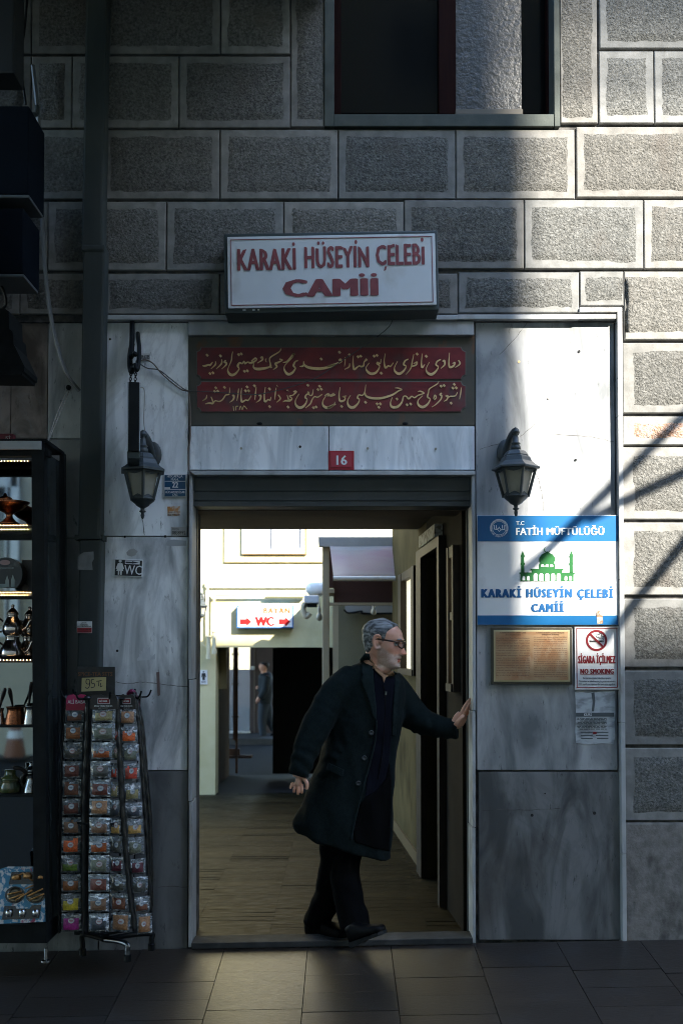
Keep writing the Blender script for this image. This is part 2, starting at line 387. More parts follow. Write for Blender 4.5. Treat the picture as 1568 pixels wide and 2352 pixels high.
course(297, 458, [-120, 48, 236, 505, 776, 1046, 1320]); course(290, 454, [1322, 1590, 1860])
course(462, 622, [-150, 110, 382, 651, 927]); course(458, 618, [927, 1203, 1477, 1750])
course(627, 722, [-30, 46, 235, 505, 776, 1051], m=(17, 14, 17, 12)); course(624, 719, [1051, 1330], m=(17, 14, 17, 12))
block(bm, 1330, 622, 1432, 703, gr, m=(14, 14, 2, 10)); block(bm, 1432, 622, 1640, 781, gr, m=(2, 14, 14, 17))
for t, b in ((786, 950), (1026, 1194), (1199, 1368), (1374, 1534), (1539, 1712), (1717, 1886)):
    block(bm, 1428, t, 1700, b, gr, m=(26, 20, 17, 19))
block(bm, 1428, 955, 1700, 1023, gr, m=(26, 17, 17, 17), rough=2)
block(bm, 1700, 622, 2400, 950, gr); block(bm, 1700, 955, 2400, 1368, gr); block(bm, 1700, 1374, 2400, 1886, gr)
block(bm, 1640, 290, 2400, 622, gr) if 0 else None
tones(bm, gr, .8, 1.16, .025)
obj('stone_facing', bm, [M['stone'], M['margin'], M['brickred']], B)
bm = NB(); rbox(bm, 1431, 1890, 2400, 2200, -.004, .05, bev=.01); tones(bm, [bm.faces], .5, .5); obj('plinth', bm, M['plinth'], B)
# marble panels -------------------------------------------------------
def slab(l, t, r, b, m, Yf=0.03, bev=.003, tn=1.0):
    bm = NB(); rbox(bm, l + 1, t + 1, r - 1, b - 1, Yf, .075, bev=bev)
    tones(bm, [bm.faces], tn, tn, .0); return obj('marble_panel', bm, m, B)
slab(228, 740, 432, 1232, M['marble'], tn=1.22); slab(228, 1232, 432, 1770, M['marble_streak'], tn=1.22); slab(228, 1770, 432, 2195, M['marble'], tn=.24)  # bottom panel: dirtier stone, toned darker still for the shade low down
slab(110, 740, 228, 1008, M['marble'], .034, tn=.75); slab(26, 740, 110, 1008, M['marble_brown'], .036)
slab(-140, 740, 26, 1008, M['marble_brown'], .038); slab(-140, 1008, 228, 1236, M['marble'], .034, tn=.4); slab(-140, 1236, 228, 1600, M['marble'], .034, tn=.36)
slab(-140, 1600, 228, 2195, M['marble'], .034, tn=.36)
slab(1092, 736, 1414, 1770, M['marble'], tn=.51); slab(1098, 1772, 1424, 2160, M['marble_streak'], tn=.24)  # lower panel: dirty, and its tone also carries the shade near the ground
slab(435, 978, 755, 1080, M['marble_diag'], .022, tn=1.12); slab(755, 978, 1090, 1080, M['marble_diag'], .024, tn=1.16)
bm = NB()
rbox(bm, 433, 738, 1088, 769, .005, .09, bev=.003)              # strip above the inscription
rbox(bm, 235, 723, 1050, 734, -.012, .07, bev=.003); rbox(bm, 1050, 722, 1330, 733, -.012, .07, bev=.003); rbox(bm, 1330, 706, 1428, 716, -.012, .07, bev=.003)
rbox(bm, 1330, 722, 1414, 732, -.010, .07, bev=.003)
for t, b in ((716, 868), (869, 955), (956, 1330), (1331, 1660), (1661, 1960), (1961, 2170)): rbox(bm, 1417 + ((t + b) / 2 - 736) * .0085, t, 1428 + ((t + b) / 2 - 736) * .0075, b, -.010, .07, bev=.002)
rbox(bm, 433, 1081, 1091, 1091, -.012, .3, bev=.004)             # lip of the lintel
tones(bm, [bm.faces], 1, 1); obj('trim', bm, M['trim'], B)
for l, r, rows in ((433.5, 440.5, ((1092, 1560), (1562, 1840), (1842, 2176))), (1084, 1091.5, ((1092, 1632), (1634, 1900), (1902, 2166)))):
    bm = NB()
    for t, b in rows: rbox(bm, l, t, r, b, .0, .16, bev=.002)
    obj('door_jamb', bm, M['trim'], B)
bm = NB(); v = rbox(bm, 440, 2158.5, 1085, 2172, -.02, .115, bev=.003)
for q in v: q.co.z += .018 * q.co.x - .004
obj('threshold', bm, mat('worn_threshold', (.035, .038, .038), .7, spec=.08, col2=(.055, .057, .057), vs=12, stain=(.08, .08, .08), ss=6, bump=.2, bs=40), B)
# shutter housing and guide rails in the door head
bm = NB(); rbox(bm, 440, 1091, 1080, 1128, .05, .20, bev=.003); rbox(bm, 441, 1128, 1080, 1150, .055, .2, bev=.003); rbox(bm, 441, 1150, 1080, 1163, .06, .22, bev=.003)
rbox(bm, 445.5, 1163, 451, 2158, .165, .2); rbox(bm, 1072, 1163, 1079, 2150, .165, .2)
obj('shutter_housing', bm, mat('shutter_paint', (.035, .045, .048), .45, col2=(.05, .06, .062), vs=9, bump=.05, bs=30), B)
# passage ceiling and right-hand wall (it leans to a vanishing point left of the doorway)
def wx(Y): return 0.640 - 0.063 * (Y - .22)
zc1 = P(700, 1216, YR).z
M['soffit'] = mat('brown_soffit', (.085, .06, .042), .8, col2=(.12, .085, .06), vs=5, bump=.1, bs=30)
bm = NB(); box(bm, -2.1, .64, .2, YR - .002, zc1, zc1 + .5); box(bm, -2.1, .7, .2, .42, dt - .168, dt + .1); obj('passage_ceiling', bm, M['soffit'], B)
def PW(dx, dy):
    """pixel -> point on the passage wall"""
    d = ray(dx, dy); t = (0.640 + .063 * .22 - .063 * CAM.y - CAM.x) / (d.x + .063 * d.y); return CAM + d * t
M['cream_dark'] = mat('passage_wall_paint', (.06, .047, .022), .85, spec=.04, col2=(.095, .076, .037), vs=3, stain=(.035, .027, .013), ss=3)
def wallp(bm, l, r, zlo, zhi, off=0.0, th=.05, mi=0):
    """slab along the passage wall between image columns l (far) and r (near)"""
    a, b = PW(l, 1500), PW(r, 1500)
    if b.y < .21: b = Vector((wx(.21), .21, 0))
    n = Vector((-1, -.063, 0)).normalized()
    pts = []
    for p in (a, b):
        for o in (off, off - th):
            for z in (zlo, zhi): pts.append(Vector((p.x, p.y, 0)) + n * o + Vector((0, 0, z)))
    vs = [bm.verts.new(p) for p in pts]; fs = [bm.faces.new([vs[i] for i in q]) for q in ((0, 1, 3, 2), (4, 6, 7, 5), (0, 4, 5, 1), (2, 3, 7, 6), (0, 2, 6, 4), (1, 5, 7, 3))]
    for f in fs: f.material_index = mi
    bmesh.ops.recalc_face_normals(bm, faces=fs)
def zw(dx, dy): return PW(dx, dy).z
zdoor = zw(979, 1281); zwt = zw(1046, 1268); zwb = zw(1046, 1575); zlt = zw(947, 1316); zlb = zw(947, 1541)
bm = NB()
TH = .12
wallp(bm, 901, 924, -.3, 3.2, 0, TH); wallp(bm, 924, 959, -.3, zlb, 0, TH); wallp(bm, 924, 959, zlt, 3.2, 0, TH)
wallp(bm, 959, 979, -.3, 3.2, 0, TH)
obj('passage_wall', bm, M['cream_dark'], B); bm = NB()
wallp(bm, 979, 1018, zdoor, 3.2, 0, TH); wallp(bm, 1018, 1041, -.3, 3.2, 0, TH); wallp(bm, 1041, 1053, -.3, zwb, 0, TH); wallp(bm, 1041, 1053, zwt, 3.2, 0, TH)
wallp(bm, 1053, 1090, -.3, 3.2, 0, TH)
obj('shade_painted_wall', bm, mat('shade_painted_wall', (.014, .0105, .007), .85, spec=.08, col2=(.026, .02, .013), vs=4), B)  # near wall under the ceiling: its shade painted in as dark brown
M['frame'] = mat('brown_frame', (.022, .016, .011), .55, spec=.2, col2=(.034, .025, .017), vs=20, st=(4, 4, .5))
M['obscure'] = mat('obscure_glass', (.42, .42, .36), .3, col2=(.55, .55, .48), vs=30, bump=.7, bs=30, bd=.01, emit=(1, .9, .62), es=.11)
def pwin(l, r, zt, zb, rails=()):
    bm = NB(); w = (r - l)
    wallp(bm, l - 2.2, l + w * .12, zb - .03, zt + .03, .035, .1); wallp(bm, r - w * .12, r + 2.2, zb - .03, zt + .03, .035, .1)
    wallp(bm, l, r, zt - .03, zt + .03, .03, .1); wallp(bm, l - 1, r + 1, zb - .03, zb + .012, .045, .12)
    for f in rails: z = zb + (zt - zb) * f; wallp(bm, l, r, z - .022, z + .022, .028, .08)
    f = obj('window', bm, M['frame'], B)
    g = NB(); wallp(g, l, r, zb, zt, -.012, .008); obj('pane', g, M['obscure'], f)
pwin(926, 958, zlt, zlb, ()); pwin(1041.5, 1052.5, zwt, zwb, (.52,))
bm = NB(); wallp(bm, 968, 979, 0, zdoor + .06, .04, .16); wallp(bm, 1018, 1023, 0, zdoor + .06, .04, .16); wallp(bm, 979, 1018, zdoor, zdoor + .06, .04, .16)
fr = obj('door', bm, M['frame'], B)
bm = NB(); wallp(bm, 979, 1018, 0.02, zdoor, -.10, .02); obj('leaf', bm, M['dark'], fr)
bm = NB(); wallp(bm, 979, 1017, zdoor + .062, zdoor + .14, .05, .07); obj('worn_header', bm, mat('flaking_white', (.6, .57, .5), .8, col2=(.25, .2, .14), vs=30, lo=.5, hi=.6), fr)
bm = NB(); wallp(bm, 901, 967, -.1, .09, .014, .02); obj('skirting', bm, mat('skirting_tile', (.1, .075, .04), .6, spec=.1), B)
# end face of the passage wall and the room behind it
bm = NB(); p = PW(901, 1500); box(bm, p.x + TH, 2.6, p.y - .05, p.y + .12, -.3, 3.2); obj('end_wall', bm, M['cream_dark'], B)
# window in the upper wall ------------------------------------------------
M['surround'] = mat('window_surround', (.055, .066, .061), .8, spec=.2, col2=(.08, .09, .08), vs=9, bump=.15, bs=40, stain=(.05, .055, .048), ss=6)
bm = NB()
rbox(bm, 745, -200, 767, 290, -.012, .2, bev=.004); rbox(bm, 1271, -200, 1284, 290, -.012, .2, bev=.004); rbox(bm, 767, 262, 1271, 290, -.013, .24, bev=.004)
wf = obj('window', bm, M['surround'], B)
M['wood'] = mat('red_brown_wood', (.010, .003, .0026), .7, spec=.05, col2=(.016, .005, .0035), vs=12, st=(8, 8, .6))
bm = NB()
for l, r in ((767, 783), (1007, 1046), (1255, 1272)): rbox(bm, l, -200, r, 262, .12, .18, bev=.004)
rbox(bm, 783, -40, 1255, -6, .13, .17) if 0 else None
obj('frame', bm, M['wood'], wf)
bm = NB(); rbox(bm, 783, -200, 1007, 260, .17, .176); rbox(bm, 1196, -200, 1255, 260, .17, .176)
obj('pane', bm, mat('dark_glass', (.003, .0035, .004), .12, spec=.08), wf)
bm = NB(); v = rbox(bm, 1046, -200, 1196, 256, .15, .156); 
obj('plastic_sheet', bm, mat('speckled_sheet', (.022, .024, .023), .4, col2=(.034, .036, .034), vs=18, bump=.55, bs=34, bd=.012), wf)
bm = NB(); rbox(bm, 1046, 250, 1200, 262, .10, .15, bev=.002); obj('sill_strip', bm, mat('pale_sill', (.12, .11, .09), .8), wf)
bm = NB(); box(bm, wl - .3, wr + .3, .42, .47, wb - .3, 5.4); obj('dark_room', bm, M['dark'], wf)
# square downpipe -----------------------------------------------------------
def sheared(bm, dxt, t, b, vs):   # lean: top moved by dxt pixels
    for q in vs: f = (q.co.z - zof(b)) / (zof(t) - zof(b)); q.co.x += dxt / 450 * f
bm = NB()
for t, b, w in ((-200, 566, 24), (566, 1240, 25), (1240, 1570, 25.5), (1570, 2150, 25.5)):
    v = rbox(bm, 203 - w, t, 203 + w, b - 1, -.10, .0, bev=.012)
    sheared(bm, 17, 0, 1570, v)
v = rbox(bm, 176, 560, 230, 577, -.106, .0, bev=.012); sheared(bm, 17, 0, 1570, v)
v = rbox(bm, 176, 1557, 230, 1575, -.106, .0, bev=.012); sheared(bm, 17, 0, 1570, v)
dp = obj('downpipe', bm, M['pipe'], B)
bm = NB()
v = rbox(bm, 172, 1228, 182, 1240, -.06, .03); v += rbox(bm, 226, 1228, 236, 1240, -.06, .03); v += rbox(bm, 176, 1232, 232, 1238, -.106, -.1)
obj('bracket', bm, M['pipe'], dp)
# bay added above the frame, out of view, to shade the upper left wall
bm = NB(); box(bm, -2.3, -.08, -3.0, -.02, 4.87, ZT, bev=.01); obj('added_oriel', bm, M['margin'] if 0 else M['surround'], B)

# cracks and old drill holes in the marble
def crack(px, w=1.6, Y=.029):
    bm = NB(); rn = random.Random(len(px)); pts = [(x + rn.uniform(-1, 1), y + rn.uniform(-1, 1)) for x, y in smoothpts(px, 5)]
    ribbon(bm, [(P(x, y, Y).x, P(x, y, Y).z, w / 450 * rn.uniform(.5, 1.2)) for x, y in pts], Y + .002, .002); obj('crack', bm, M['mortar'], B)
k7c = zc(0, 1148.3, .2563); k5c = zc(1033.5, 689, .3411); k72 = zc(861.2, 1722.5, .4508)
crack([k7c(*q) for q in ((1030, 1630), (1150, 1645), (1280, 1632), (1420, 1648), (1560, 1662), (1700, 1680))]); crack([(343, 2045), (380, 2036), (432, 2038)])
crack([(327, 1181), (328, 1200), (332, 1230)], 1.1)
for l in (((520, 150), (450, 240), (330, 370)), ((700, 905), (860, 915), (970, 925), (1110, 960)), ((630, 790), (540, 860), (470, 920)), ((200, 1005), (300, 975), (360, 965)), ((570, 1150), (600, 1230), (620, 1330), (628, 1430))): crack([k5c(*q) for q in l], 1.0)
crack([k72(*q) for q in ((545, 310), (640, 303), (760, 306), (960, 298))], 1.2)
for x, y, r in ((*k7c(1052, 1352), .007), (*k7c(1120, 330), .006), (*k7c(1482, 327), .007), (*k72(798, 333), .008), (*k72(1116, 322), .009), (*k72(864, 222), .004), (253, 779, .006)):
    bm = NB(); lathe(bm, [(r, -.0012), (r * .9, .001)], P(x, y, .029), 10, axis=(0, -1, 0)); obj('drill_hole', bm, M['dark'], B)
# ================================================================ court behind the passage
M['cream'] = mat('cream_render', (.56, .50, .27), .85, col2=(.63, .57, .34), vs=4, stain=(.46, .41, .23), ss=2, bump=.1, bs=30)
YC = 6.72
k3 = zc(430.6, 1148.3, .2197)
CW = thing('court_building', 'cream rendered house wall across the court with a low opening to the next street', 'building', (0, YC, 0))
zl = P(600, 1487, YC).z; xo0 = P(495, 1600, YC).x; xo1 = P(770, 1500, YC).x
bm = NB()
box(bm, -6, 16, YC, YC + .3, zl, 12); box(bm, -6, xo0, YC, YC + .3, -.5, zl); box(bm, xo1, 16, YC, YC + .3, -.5, zl)
obj('wall', bm, M['cream'], CW)
x0, x1, z0, z1 = R(515, 900, 738, 1291, YC - .05)
bm = NB(); box(bm, x0, x1 + 1, YC - .03, YC - .001, z0, 7.4, bev=.005); obj('upper_band', bm, M['cream'], CW)
bm = NB(); fr = YC - .04
rbox(bm, 556, 900, 568, 1271, fr - .03, fr + .005, bev=.004); rbox(bm, 692, 900, 699, 1271, fr - .03, fr + .005); rbox(bm, 568, 1262, 692, 1271, fr - .03, fr + .005); rbox(bm, 625, 900, 630, 1262, fr - .025, fr)
w = obj('window', bm, M['white'], CW)
bm = NB(); rbox(bm, 568, 900, 692, 1262, fr, fr + .008); obj('pane', bm, mat('curtained_glass', (.34, .35, .36), .2, col2=(.5, .5, .5), vs=2.5, st=(6, 1, .2)), w)
bm = NB(); rbox(bm, 699, 900, 704, 1273, fr - .02, fr + .005); rbox(bm, 556, 1271, 704, 1273.5, fr - .022, fr + .005); obj('reveal', bm, mat('brown_reveal', (.25, .16, .07), .7), w)
# pipes on that wall
M['pipecream'] = mat('cream_pipe', (.56, .52, .36), .5)
def ppipe(name, label, pts, r, Y, cat='pipe', m=None, group=None):
    bm = NB(); cable(bm, [P(x, y, Y) for x, y in pts], r, k=3, n=8); return tag(obj(name, bm, m or M['pipecream']), label, cat, group)
Yp = YC - .06
ppipe('water_pipe', 'thin cream pipe running along the court wall above the toilet sign, the upper of two', [(727, 1342.7), (560, 1343), (480, 1343), (477, 1345), (477, 1513)], .012, Yp)
ppipe('water_pipe', 'lower thin cream pipe on the court wall, dropping past the toilet sign', [(705, 1364), (560, 1365), (497, 1366), (492, 1369), (491, 1498)], .014, Yp - .02)
for i, (x, b, lb) in enumerate(((479, 1512, 'short capped drain end of the left cream pipe over the low opening'), (492, 1500, 'short capped drain end of the right cream pipe over the low opening'))):
    bm = NB(); a, c = P(x, b - 52, YC - .1), P(x, b, YC - .1); tube(bm, [a, c], .024, 10); tube(bm, [c + Vector((0, 0, .04)), c - Vector((0, 0, .01))], .032, 10); tube(bm, [a, a - Vector((0, 0, .02))], .034, 10)
    tag(obj('drain_pipe', bm, M['pipecream'], smooth=False), lb, 'pipe')
ppipe('wall_cable', 'pale cable sagging diagonally down the cream wall beside the drain ends', [(455, 1465), (466, 1480), (474, 1487)], .006, Yp - .03, 'cable')
# toilet sign box
Ys = YC - .10
T = thing('toilet_sign', 'white light box with blue edge reading WC between two red arrows', 'sign', P(608, 1417, Ys))
bm = NB(); rbox(bm, 543.7, 1391, 673.4, 1442.7, Ys, YC - .002, bev=.004); obj('casing', bm, mat('casing_blue', (.02, .12, .35), .4), T)
bm = NB(); rbox(bm, 546.5, 1393.5, 671, 1440, Ys - .004, Ys); obj('face', bm, M['white'], T)
bm = NB(); text(bm, 'BAYAN', 605, 1396, 666, 1409, Ys - .006, bold=.06, space=1.25); rbox(bm, 593, 1403.5, 595, 1405, Ys - .006, Ys - .005)
obj('lettering', bm, M['orange'], T)
bm = NB(); text(bm, 'WC', 585, 1416.5, 630, 1438, Ys - .006, bold=.09)
for x in (551, 640):
    pprism(bm, [(x, 1422), (x + 15, 1422), (x + 15, 1417), (x + 27, 1428), (x + 15, 1439), (x + 15, 1434), (x, 1434)], Ys - .006, .002)
obj('lettering', bm, M['bred'], T)
bm = NB(); rbox(bm, 608, 1370, 697, 1374, YC - .07, YC - .03); a = P(622, 1374, YC - .28)
tag(obj('lamp_bracket', bm, mat('olive_bar', (.1, .1, .05), .5)), 'dark horizontal bar fixed above the toilet sign', 'bracket')
# little plate with a man on the left pier
T = thing('toilet_plate', 'small white plate with a black man symbol over WC on the cream pier', 'sign', P(468, 1556, YC))
bm = NB(); rbox(bm, 459.5, 1539, 476.4, 1572, YC - .012, YC - .001); obj('plate', bm, M['white'], T)
bm = NB(); ball(bm, P(467.8, 1543, YC - .014), .009, sy=.2); pprism(bm, [(464, 1546), (471.6, 1546), (473.4, 1555), (471.4, 1556), (470.4, 1551), (470.4, 1562), (465.2, 1562), (465.2, 1551), (464.2, 1556), (462.2, 1555)], YC - .015, .002)
text(bm, 'WC', 462, 1564, 474, 1569, YC - .014, bold=.02); obj('lettering', bm, M['ink'], T)
# passage through that house
bm = NB(); xa = P(527, 1600, 9.2).x
box(bm, -2.5, xa, YC + .3, 9.2, -.6, 2.2, mi=0); box(bm, xo1 - .02, xo1 + .3, YC + .3, 9.2, -.6, 2.2); box(bm, xa, xo1, YC + .31, 9.2, zl + .05, zl + .25)
obj('tunnel', bm, M['soffit'], CW)
bm = NB(); box(bm, -6, 16, 9.2, 17.7, 3.2, 12); box(bm, -6, 16, YC + .3, 9.2, 3.0, 3.3); obj('added_storeys', bm, M['opp'] if 'opp' in M else M['soffit'], CW)  # mass added over the far street to keep sky light out of it
bm = NB(); rbox(bm, 497, 1488, 520, 1583, YC + .31, YC + .42); obj('lit_wall_patch', bm, mat('lit_wall_olive', (.13, .115, .055), .6), CW)  # lit upper part of the tunnel's side wall, painted as an olive slab
bm = NB(); v = rbox(bm, 626, 1487, 770, 1777, 8.9, 8.95, bev=.004); rbox(bm, 640, 1510, 740, 1760, 8.885, 8.9, bev=.004); dd = obj('door', bm, M['dark'], CW)
bm = NB(); ball(bm, P(634, 1640, 8.87), .02); obj('handle', bm, M['black'], dd)
# rusty post in the far opening
M['rust'] = mat('rusted_steel', (.13, .06, .03), .8, col2=(.05, .035, .03), vs=7, st=(1, 1, .4), bump=.2, bs=60)
k4 = zc(430.6, 1464, .1831)
T = thing('rusty_post', 'tall rusty steel post with clamps standing in the far opening', 'post', P(541, 1775, 9.6))
bm = NB(); rbox(bm, 535.5, 1480, 541, 1700, 9.6, 9.64); rbox(bm, 541, 1480, 546, 1776, 9.62, 9.66); obj('upright', bm, M['rust'], T)
for y in (1502, 1571, 1646): 
    bm = NB(); rbox(bm, 532, y - 2, 548, y + 2, 9.57, 9.68); obj('clamp', bm, M['rust'], T)
bm = NB(); rbox(bm, 526, 1736, 578, 1742, 9.7, 9.9, bev=.01); rbox(bm, 526, 1720, 550, 1735, 9.72, 9.8); obj('foot', bm, M['rust'], T)
# far street: shuttered shop front, pavement, kerb
YF = 17.8
FS = thing('far_shop', 'brown shop front with a closed grey roller shutter on the far street', 'building', P(575, 1690, YF))
bm = NB(); v = rbox(bm, 480, 1380, 524, 1700, YF, YF + .3); rbox(bm, 574, 1380, 660, 1690, YF, YF + .3); rbox(bm, 380, 200, 900, 1380, YF, YF + .3); box(bm, -7, -2.6, YF + .01, YF + .3, -1, 9); box(bm, 0, 16, YF + .01, YF + .3, -1, 9)
obj('wall', bm, mat('brown_panel', (.075, .055, .05), .6, col2=(.09, .066, .058), vs=2), FS)
bm = NB(); y = 1384
while y < 1688: rbox(bm, 523, y, 575, y + 2.4, YF + .04, YF + .1, bev=.004); y += 3.4
obj('roller_shutter', bm, mat('grey_shutter', (.085, .085, .095), .5), FS)
bm = NB(); rbox(bm, 583.5, 1470, 585, 1688, YF - .02, YF); obj('panel_joint', bm, M['white'] if 0 else mat('joint', (.22, .19, .16), .6), FS)
bm = NB(); rbox(bm, 576.5, 1530, 585, 1539, YF - .12, YF, bev=.03); obj('alarm_box', bm, M['white'], FS)
bm = NB(); zf = P(575, 1692, YF - 1).z
x0 = -5; box(bm, -8, 4, YF - 1.5, YF, gfar(0, YF) - .3, zf, bev=.02); struct('far_pavement', bm, M['concrete'])
for i in range(7):
    bm = NB(); p = P(528 + i * 7 + random.uniform(-2, 2), 1686.5, YF - .15); ball(bm, (p.x, p.y, zf + .03), .05, sx=1.4, sz=.6, n=8)
    for v in bm.verts: v.co += Vector((noise.noise(v.co * 30), 0, noise.noise(v.co * 40))) * .03
    tag(obj('litter', bm, M['white']), 'scrap of white litter at the foot of the far roller shutter', 'litter', 'litter scraps under the far shutter')
# small open kiosk on the right of the court
YK = 3.55
K5 = zc(689, 1177, .2746)
K = thing('court_kiosk', 'small lean-to with grey metal roof edge and pale post on the right of the court', 'shed', P(748, 1780, YK))
M['zinc'] = mat('zinc_edge', (.42, .44, .46), .5, col2=(.5, .52, .54), vs=6)
M['post'] = mat('pale_post', (.42, .37, .27), .6, col2=(.46, .41, .3), vs=5)
zk = P(740, 1233, YK).z; xk = P(731, 1240, YK).x
bm = NB(); rbox(bm, 731.6, 1234, 1000, 1256, YK - .05, YK, bev=.006); box(bm, xk, 2.2, YK, YK + .3, zk - .05, zk); box(bm, xk + .2, 2.2, YK + .3, YC - .07, zk - .051, zk - .001); obj('roof', bm, M['zinc'], K)
bm = NB(); rbox(bm, 740, 1256, 756, 1830, YK, YK + .09, bev=.005); obj('post', bm, M['post'], K)
bm = NB(); rbox(bm, 756, 1384, 1000, 1390, YK, YK + .08); rbox(bm, 755, 1353, 768, 1362, YK, YK + .5); rbox(bm, 764, 1390, 777, 1830, YK + .5, YK + .6); obj('frame', bm, M['post'], K)
bm = NB(); rbox(bm, 766, 1333, 1000, 1384, YK + .03, YK + .06); rbox(bm, 754, 1256, 766, 1350, YK + .25, YK + .28); obj('board', bm, mat('maroon_board', (.055, .022, .02), .6), K)
p0, p1 = P(757.7, 1256, YK - .06), P(766, 1328, YK - .30)
bm = NB(); n = 14; rows = []
for i in range(9):
    f = i / 8; a = p0.lerp(p1, f); rows.append([bm.verts.new((a.x + (2.2 - a.x) * j / n, a.y + .012 * math.sin(j * 1.3 + i * .4), a.z)) for j in range(n + 1)])
skin(bm, rows, 0, False, False)
aw = obj('awning', bm, mat('faded_awning', (.42, .2, .24), .7, col2=(.5, .47, .36), vs=2.2, st=(.3, 1, 1), lo=.3, hi=.7), K, smooth=True)
md = aw.modifiers.new('t', 'SOLIDIFY'); md.thickness = .006
bm = NB(); c = P(765, 1329, YK - .31); tube(bm, [c, Vector((2.2, c.y, c.z))], .022, 10); obj('awning_bar', bm, M['white'], K)
bm = NB(); box(bm, P(777, 1500, YC - .3).x, 3.2, YC - .36, YC - .3, -.3, zk - .06); obj('back_wall', bm, mat('olive_wall', (.12, .105, .06), .8, col2=(.16, .14, .08), vs=2), K)
bm = NB(); rbox(bm, 792, 1385, 1000, 1407, YC - .5, YC - .42); obj('beam', bm, mat('grey_beam', (.3, .29, .28), .6), K)
bm = NB(); cable(bm, [P(790, 1400, YC - .52), P(800, 1408, YC - .52), P(830, 1404, YC - .52), P(835, 1409, YC - .52), P(900, 1409, YC - .52)], .012); tag(obj('conduit', bm, M['black']), 'dark conduit run along the beam inside the kiosk', 'cable')
def bulb(x, y, Y, lb):
    t = thing('light_bulb', lb, 'bulb', P(x, y, Y)); s = .006
    g = .6; p = P(x, y, Y); bm = NB(); lathe(bm, [(r_ * g, z_ * g) for r_, z_ in ((.0, -.07), (.035, -.05), (.046, -.02), (.04, .02), (.022, .05))], p, 14); obj('globe', bm, M['frosted'], t, smooth=True)
    bm = NB(); lathe(bm, [(r_ * g, z_ * g) for r_, z_ in ((.024, .05), (.026, .12), (.012, .14), (.004, .28))], p, 12); obj('holder', bm, M['frosted'], t)
bulb(858, 1404, 5.0, 'bare white bulb hanging inside the kiosk above the man')
bulb(733, 1416, 3.5, 'bare bulb hanging beside the pale kiosk post')
T = thing('water_sign', 'red sign with white words about cold water inside the kiosk', 'sign', P(805, 1515, YC - .32))
bm = NB(); rbox(bm, 776, 1495, 833, 1545, YC - .335, YC - .301); obj('board', bm, M['red'], T)
bm = NB(); text(bm, 'SOĞUKSU', 786, 1500, 822, 1511, YC - .338, bold=.03); text(bm, 'COLD WATER', 782, 1515, 826, 1525, YC - .338, bold=.03); obj('lettering', bm, mat('dull_print', (.5, .38, .33), .6), T)
T = thing('floodlight', 'grey metal floodlight box under the pale kiosk roof', 'lamp', P(715, 1385, 5.5))
bm = NB(); v = rbox(bm, 698, 1367, 732, 1386, 5.4, 5.62, bev=.015); obj('housing', bm, M['zinc'], T)
bm = NB(); rbox(bm, 704, 1386, 728, 1394, 5.42, 5.56, bev=.01); obj('ballast', bm, M['black'], T)
bm = NB(); cable(bm, [P(700, 1384, 5.5), P(696, 1400, 5.5), P(703, 1416, 5.5), P(712, 1408, 5.5)], .03, n=8); obj('elbow', bm, M['post'], T)
T2 = NB(); ball(T2, P(726, 1352, 5.9), .12, sy=.5, sz=.8); tag(obj('satellite_dish', T2, M['offwhite'], smooth=True), 'pale rounded dish at the edge of the kiosk post', 'dish')
# ================================================================ street side, behind the camera
M['opp'] = mat('opposite_render', (.36, .33, .25), .85, col2=(.42, .38, .29), vs=2)
M['glass'] = mat('window_glass', (.02, .025, .03), .1)
def house(name, label, x0, x1, y0, y1, h, m, cols, z1=1.2, bars=False):
    t = thing(name, label, 'building', ((x0 + x1) / 2, y0, 0)); bm = NB(); box(bm, x0, x1, y1, y0, -.3, h); obj('wall', bm, m, t)
    f = NB(); g = NB(); wn = (x1 - x0) / cols; z = z1
    while z + 1.7 < h:
        for i in range(cols):
            a = x0 + wn * (i + .28); b = x0 + wn * (i + .72)
            for l, r, zz0, zz1 in ((a - .08, a, z - .08, z + 1.6), (b, b + .08, z - .08, z + 1.6), (a, b, z - .08, z), (a, b, z + 1.52, z + 1.6), ((a + b) / 2 - .03, (a + b) / 2 + .03, z, z + 1.52)): box(f, l, r, y0, y0 + .05, zz0, zz1)
            box(g, a, b, y0 + .005, y0 + .02, z, z + 1.52)
            if bars and z == z1:
                for q in range(6): box(f, a + (b - a) * (q + .5) / 6 - .02, a + (b - a) * (q + .5) / 6 + .02, y0 + .05, y0 + .08, z, z + 1.52)
        z += 3.1
    w = obj('window', f, M['white'], t); obj('pane', g, M['glass'], w); return t
house('opposite_house', 'grey beige house across the street with barred ground floor windows', -26, 10.57, -12, -20, 19, M['opp'], 14, z1=5.2)
OH = [o for o in bpy.data.objects if o.name == 'opposite_house'][0]
bm = NB(); xa, xb_, za, zb_ = -7.2, -5.46, 1.75, 4.5
for l, r, z0, z1 in ((xa, xa + .1, za, zb_), (xb_ - .14, xb_, za, zb_), (xa, xb_, za, za + .14), (xa, xb_, zb_ - .2, zb_), (xa, xb_, 3.9, 4.0)): box(bm, l, r, -12, -11.93, z0, z1)
for i in range(9): box(bm, xa + .12 + i * .2, xa + .145 + i * .2, -11.93, -11.9, za, zb_)
w = obj('window', bm, M['white'], OH); bm = NB(); box(bm, xa, xb_, -11.995, -11.97, za, zb_); obj('pane', bm, M['glass'], w)
house('corner_house', 'lower house behind the gap across the street', 15, 40, -24, -32, 20.8, M['opp'], 9)
house('added_end_house', 'unseen tall house added at the right end of the street to cut sky light', 13.6, 24, -.5, -9.3, 15, M['opp'], 4)  # added out of view: blocks low sky light coming from the right
